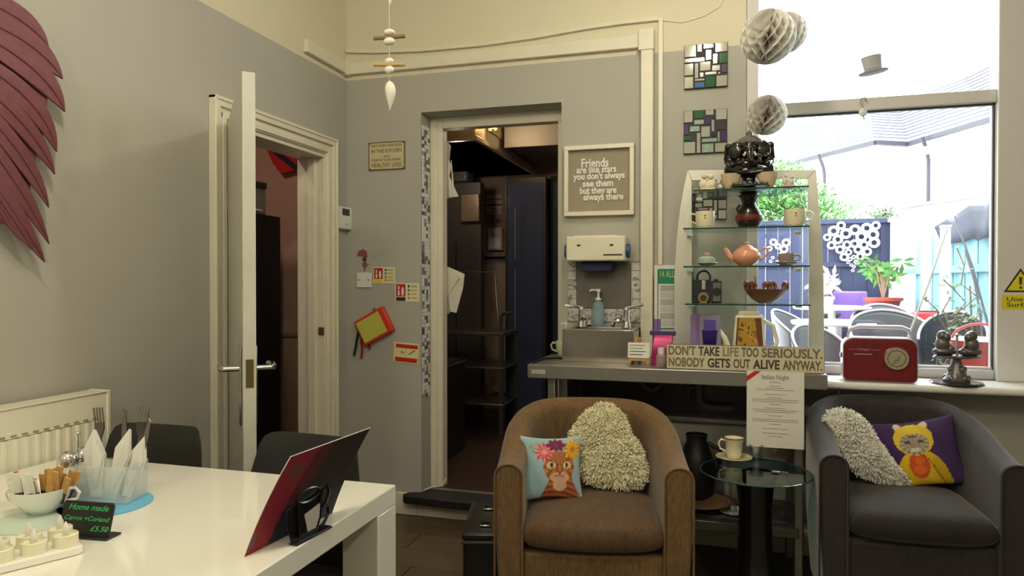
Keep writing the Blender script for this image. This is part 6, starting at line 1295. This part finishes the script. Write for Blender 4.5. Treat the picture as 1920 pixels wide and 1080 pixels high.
for lb, px, py, T__ in (('round white garden table nearest the window', 1570, 602, 5.8), ('round white garden table farther back by the navy fence', 1560, 574, 6.9)):
    q = onT(px, py, T__); t = thing('garden_table', lb, 'garden table', (q.x, q.y, GZ)); h_ = q.z - GZ; B().lathe([(.001, h_), (.36, h_), (.365, h_ - .015), (.35, h_ - .03), (.001, h_ - .03)], n=36).build('top', WO_, t); B().cyl((0, 0, .03), (0, 0, h_ - .03), .035).build('pedestal', WO_, t); B().lathe([(.25, 0), (.24, .02), (.04, .04)], n=24).build('foot', WO_, t)
q = onT(1584, 548, 7.9); t = thing('purple_chair', 'purple plastic chair against the navy fence', 'garden chair', (q.x, 8.2, GZ)); VP = M('violet_plastic', (128, 96, 176), .5); hz_ = onY(1584, 546, 8.3).z - GZ
boxo('backrest', VP, t, -.17, .17, .1, .14, hz_ - .32, hz_, .02); boxo('seat', VP, t, -.18, .18, -.25, .12, .42, .46, .01)
for sx in (-1, 1):
    for sy in (-.22, .1): B().bar((sx * .16, sy, 0), (sx * .15, sy, .43), .035).build('leg', VP, t)
TER = M('red_pot', (168, 62, 50), .6)
def plant(label, px, py, Y, r_, seed, n, h_, mat=TER, leaf=LF, stand=True):
    q = onY(px, py, Y); t = thing('potted_plant', label, 'plant', (q.x, Y, GZ)); zt_ = q.z - GZ
    if stand: B().lathe([(.14, 0), (.13, zt_ - .22), (.16, zt_ - .2), (.16, zt_ - .18), (.001, zt_ - .18)], n=20).build('stand', M('dark_stand', (60, 60, 66), .7), t)
    z0 = zt_ - .18 if stand else 0
    B().lathe([(r_ * .7, z0), (r_ * .95, z0 + (zt_ - z0) * .8), (r_ * 1.08, z0 + (zt_ - z0) * .82), (r_ * 1.08, zt_), (r_ * .9, zt_), (r_ * .8, zt_ - .03), (.001, zt_ - .03)], n=24).build('pot', mat, t)
    random.seed(seed); b = B(); g = B()
    for i in range(n):
        a_ = random.uniform(0, 2 * PI); l = h_ * random.uniform(.6, 1); p2 = Vector((math.cos(a_) * l * .55, math.sin(a_) * l * .3, zt_ + l)); b.tube([(0, 0, zt_ - .03), (p2.x * .3, p2.y * .3, zt_ + l * .6), p2], [.008, .006, .003], 5)
        for k in range(14):
            c = Vector((0, 0, zt_)).lerp(p2, random.uniform(.55, 1.05)); u = Vector((random.uniform(-1, 1), random.uniform(-.5, .5), random.uniform(-.8, .4))).normalized(); v = u.cross(Vector((0, 1, 0))).normalized() if abs(u.y) < .9 else u.orthogonal(); s = random.uniform(.04, .08); p = c + u * s
            g.add([c, p + v * s * .3, p + u * s, p - v * s * .3], [(0, 1, 2, 3)])
    b.build('stems', M('stem_brown', (140, 110, 90), .8), t); g.build('leaves', leaf, t, kind='stuff'); return t
plant('leafy potted plant in a red pot by the navy fence', 1656, 558, 7.9, .17, 3, 7, .42)
plant('flowering potted plant in white pot beside the display stand', 1547, 556, 8.2, .09, 4, 5, .25, WO_, M('blossom_white', (235, 230, 235), .7))
q = onY(1843, 640, 4.6); t = thing('red_bucket', 'large red bucket with handle outside the window corner', 'bucket', (q.x, 4.65, GZ)); hz_ = q.z - GZ; RB = M('red_bucket_plastic', (160, 50, 54), .4)
B().lathe([(.1, 0), (.145, hz_), (.155, hz_), (.155, hz_ - .03), (.14, hz_ - .02), (.095, .02), (.001, .02)], n=32).build('bucket', RB, t); B().lathe([(.15, hz_), (.16, hz_ + .004), (.158, hz_ + .014), (.148, hz_ + .01)], n=32).build('rim', WO_, t); B().tube([(-.15, 0, hz_)] + [(.15 * math.cos(PI - i * PI / 10), -.02, hz_ + .1 * math.sin(i * PI / 10)) for i in range(11)], .008).build('handle', RB, t)
# red crate and climbing canes
q = onY(1755, 585, 6.4); t = thing('red_planter', 'red planter box by the turquoise fence', 'planter', (q.x, 6.4, GZ)); hz_ = q.z - GZ; boxo('box', M('bright_red_plastic', (220, 70, 80), .5), t, -.16, .16, -.1, .1, 0, hz_, .01); boxo('soil', M('soil', (80, 60, 50), .9), t, -.14, .14, -.08, .08, hz_, hz_ + .01)
CAN = M('cane', (170, 160, 150), .7); CAN2 = M('dark_cane', (120, 120, 130), .7)
for i, (a, b_, m_) in enumerate((((1790, 405), (1850, 600), CAN2), ((1810, 470), (1838, 590), CAN2), ((1775, 430), (1700, 640), CAN), ((1690, 420), (1670, 520), CAN))):
    T__ = 5.6 if i < 3 else 8.2; P = [onY(*a, T__), onY(*b_, T__)]; b = B(); b.tube([P[0], P[0].lerp(P[1], .5) + Vector((.01, 0, .01)), Vector((P[1].x, P[1].y, P[1].z)), Vector((P[1].x + (P[1].x - P[0].x) * .8, P[1].y, GZ))], .008, 6)
    tag(b.build('garden_cane', m_), ('long dark cane leaning on the turquoise fence', 'shorter dark cane beside the long one', 'pale cane leaning left across the turquoise fence', 'pale cane leaning by the white corner post')[i], 'cane')
q = onY(1835, 560, 5.2); t = thing('climbing_plant', 'thin straggly climber on the turquoise fence near the bucket', 'plant', (q.x, 5.2, GZ)); b = B(); random.seed(9); pts = []
for i in range(9):
    x0, z0 = random.uniform(-.25, .1), random.uniform(.2, .9); P = [(x0, 0, z0)]
    for k in range(5): x0 += random.uniform(-.1, .08); z0 += random.uniform(.05, .14); P.append((x0, random.uniform(-.03, .03), z0)); pts.append(P[-1])
    b.tube(P, .004, 5)
b.tube([(0, 0, 0), (-.02, 0, .5), (-.05, 0, 1.1)], .006, 5); b.build('stems', M('stem_brown', ()), t); foliage(t, pts, .05, 260, .022, LF2, 12)
# ---- ceiling lamps of the room, where the lights are
for x, y, lb in ((-.75, .8, 'ceiling lamp above the dining table'), (-.07, 2.3, 'ceiling lamp above the brown armchair'), (-.9, -1.0, 'ceiling lamp at the left rear of the room'), (1.1, -.4, 'ceiling lamp at the right rear of the room')):
    t = thing('ceiling_lamp', lb, 'ceiling lamp', (x, y, 2.82)); B().lathe([(.05, .18), (.05, .165), (.008, .16), (.008, .05), (.025, .045), (.025, 0)], n=24).build('pendant_fitting', WHITE, t); B().ell((0, 0, -.005), .022).build('bulb', M('lamp_bulb_glow', (255, 225, 180), .5, emit=3), t)
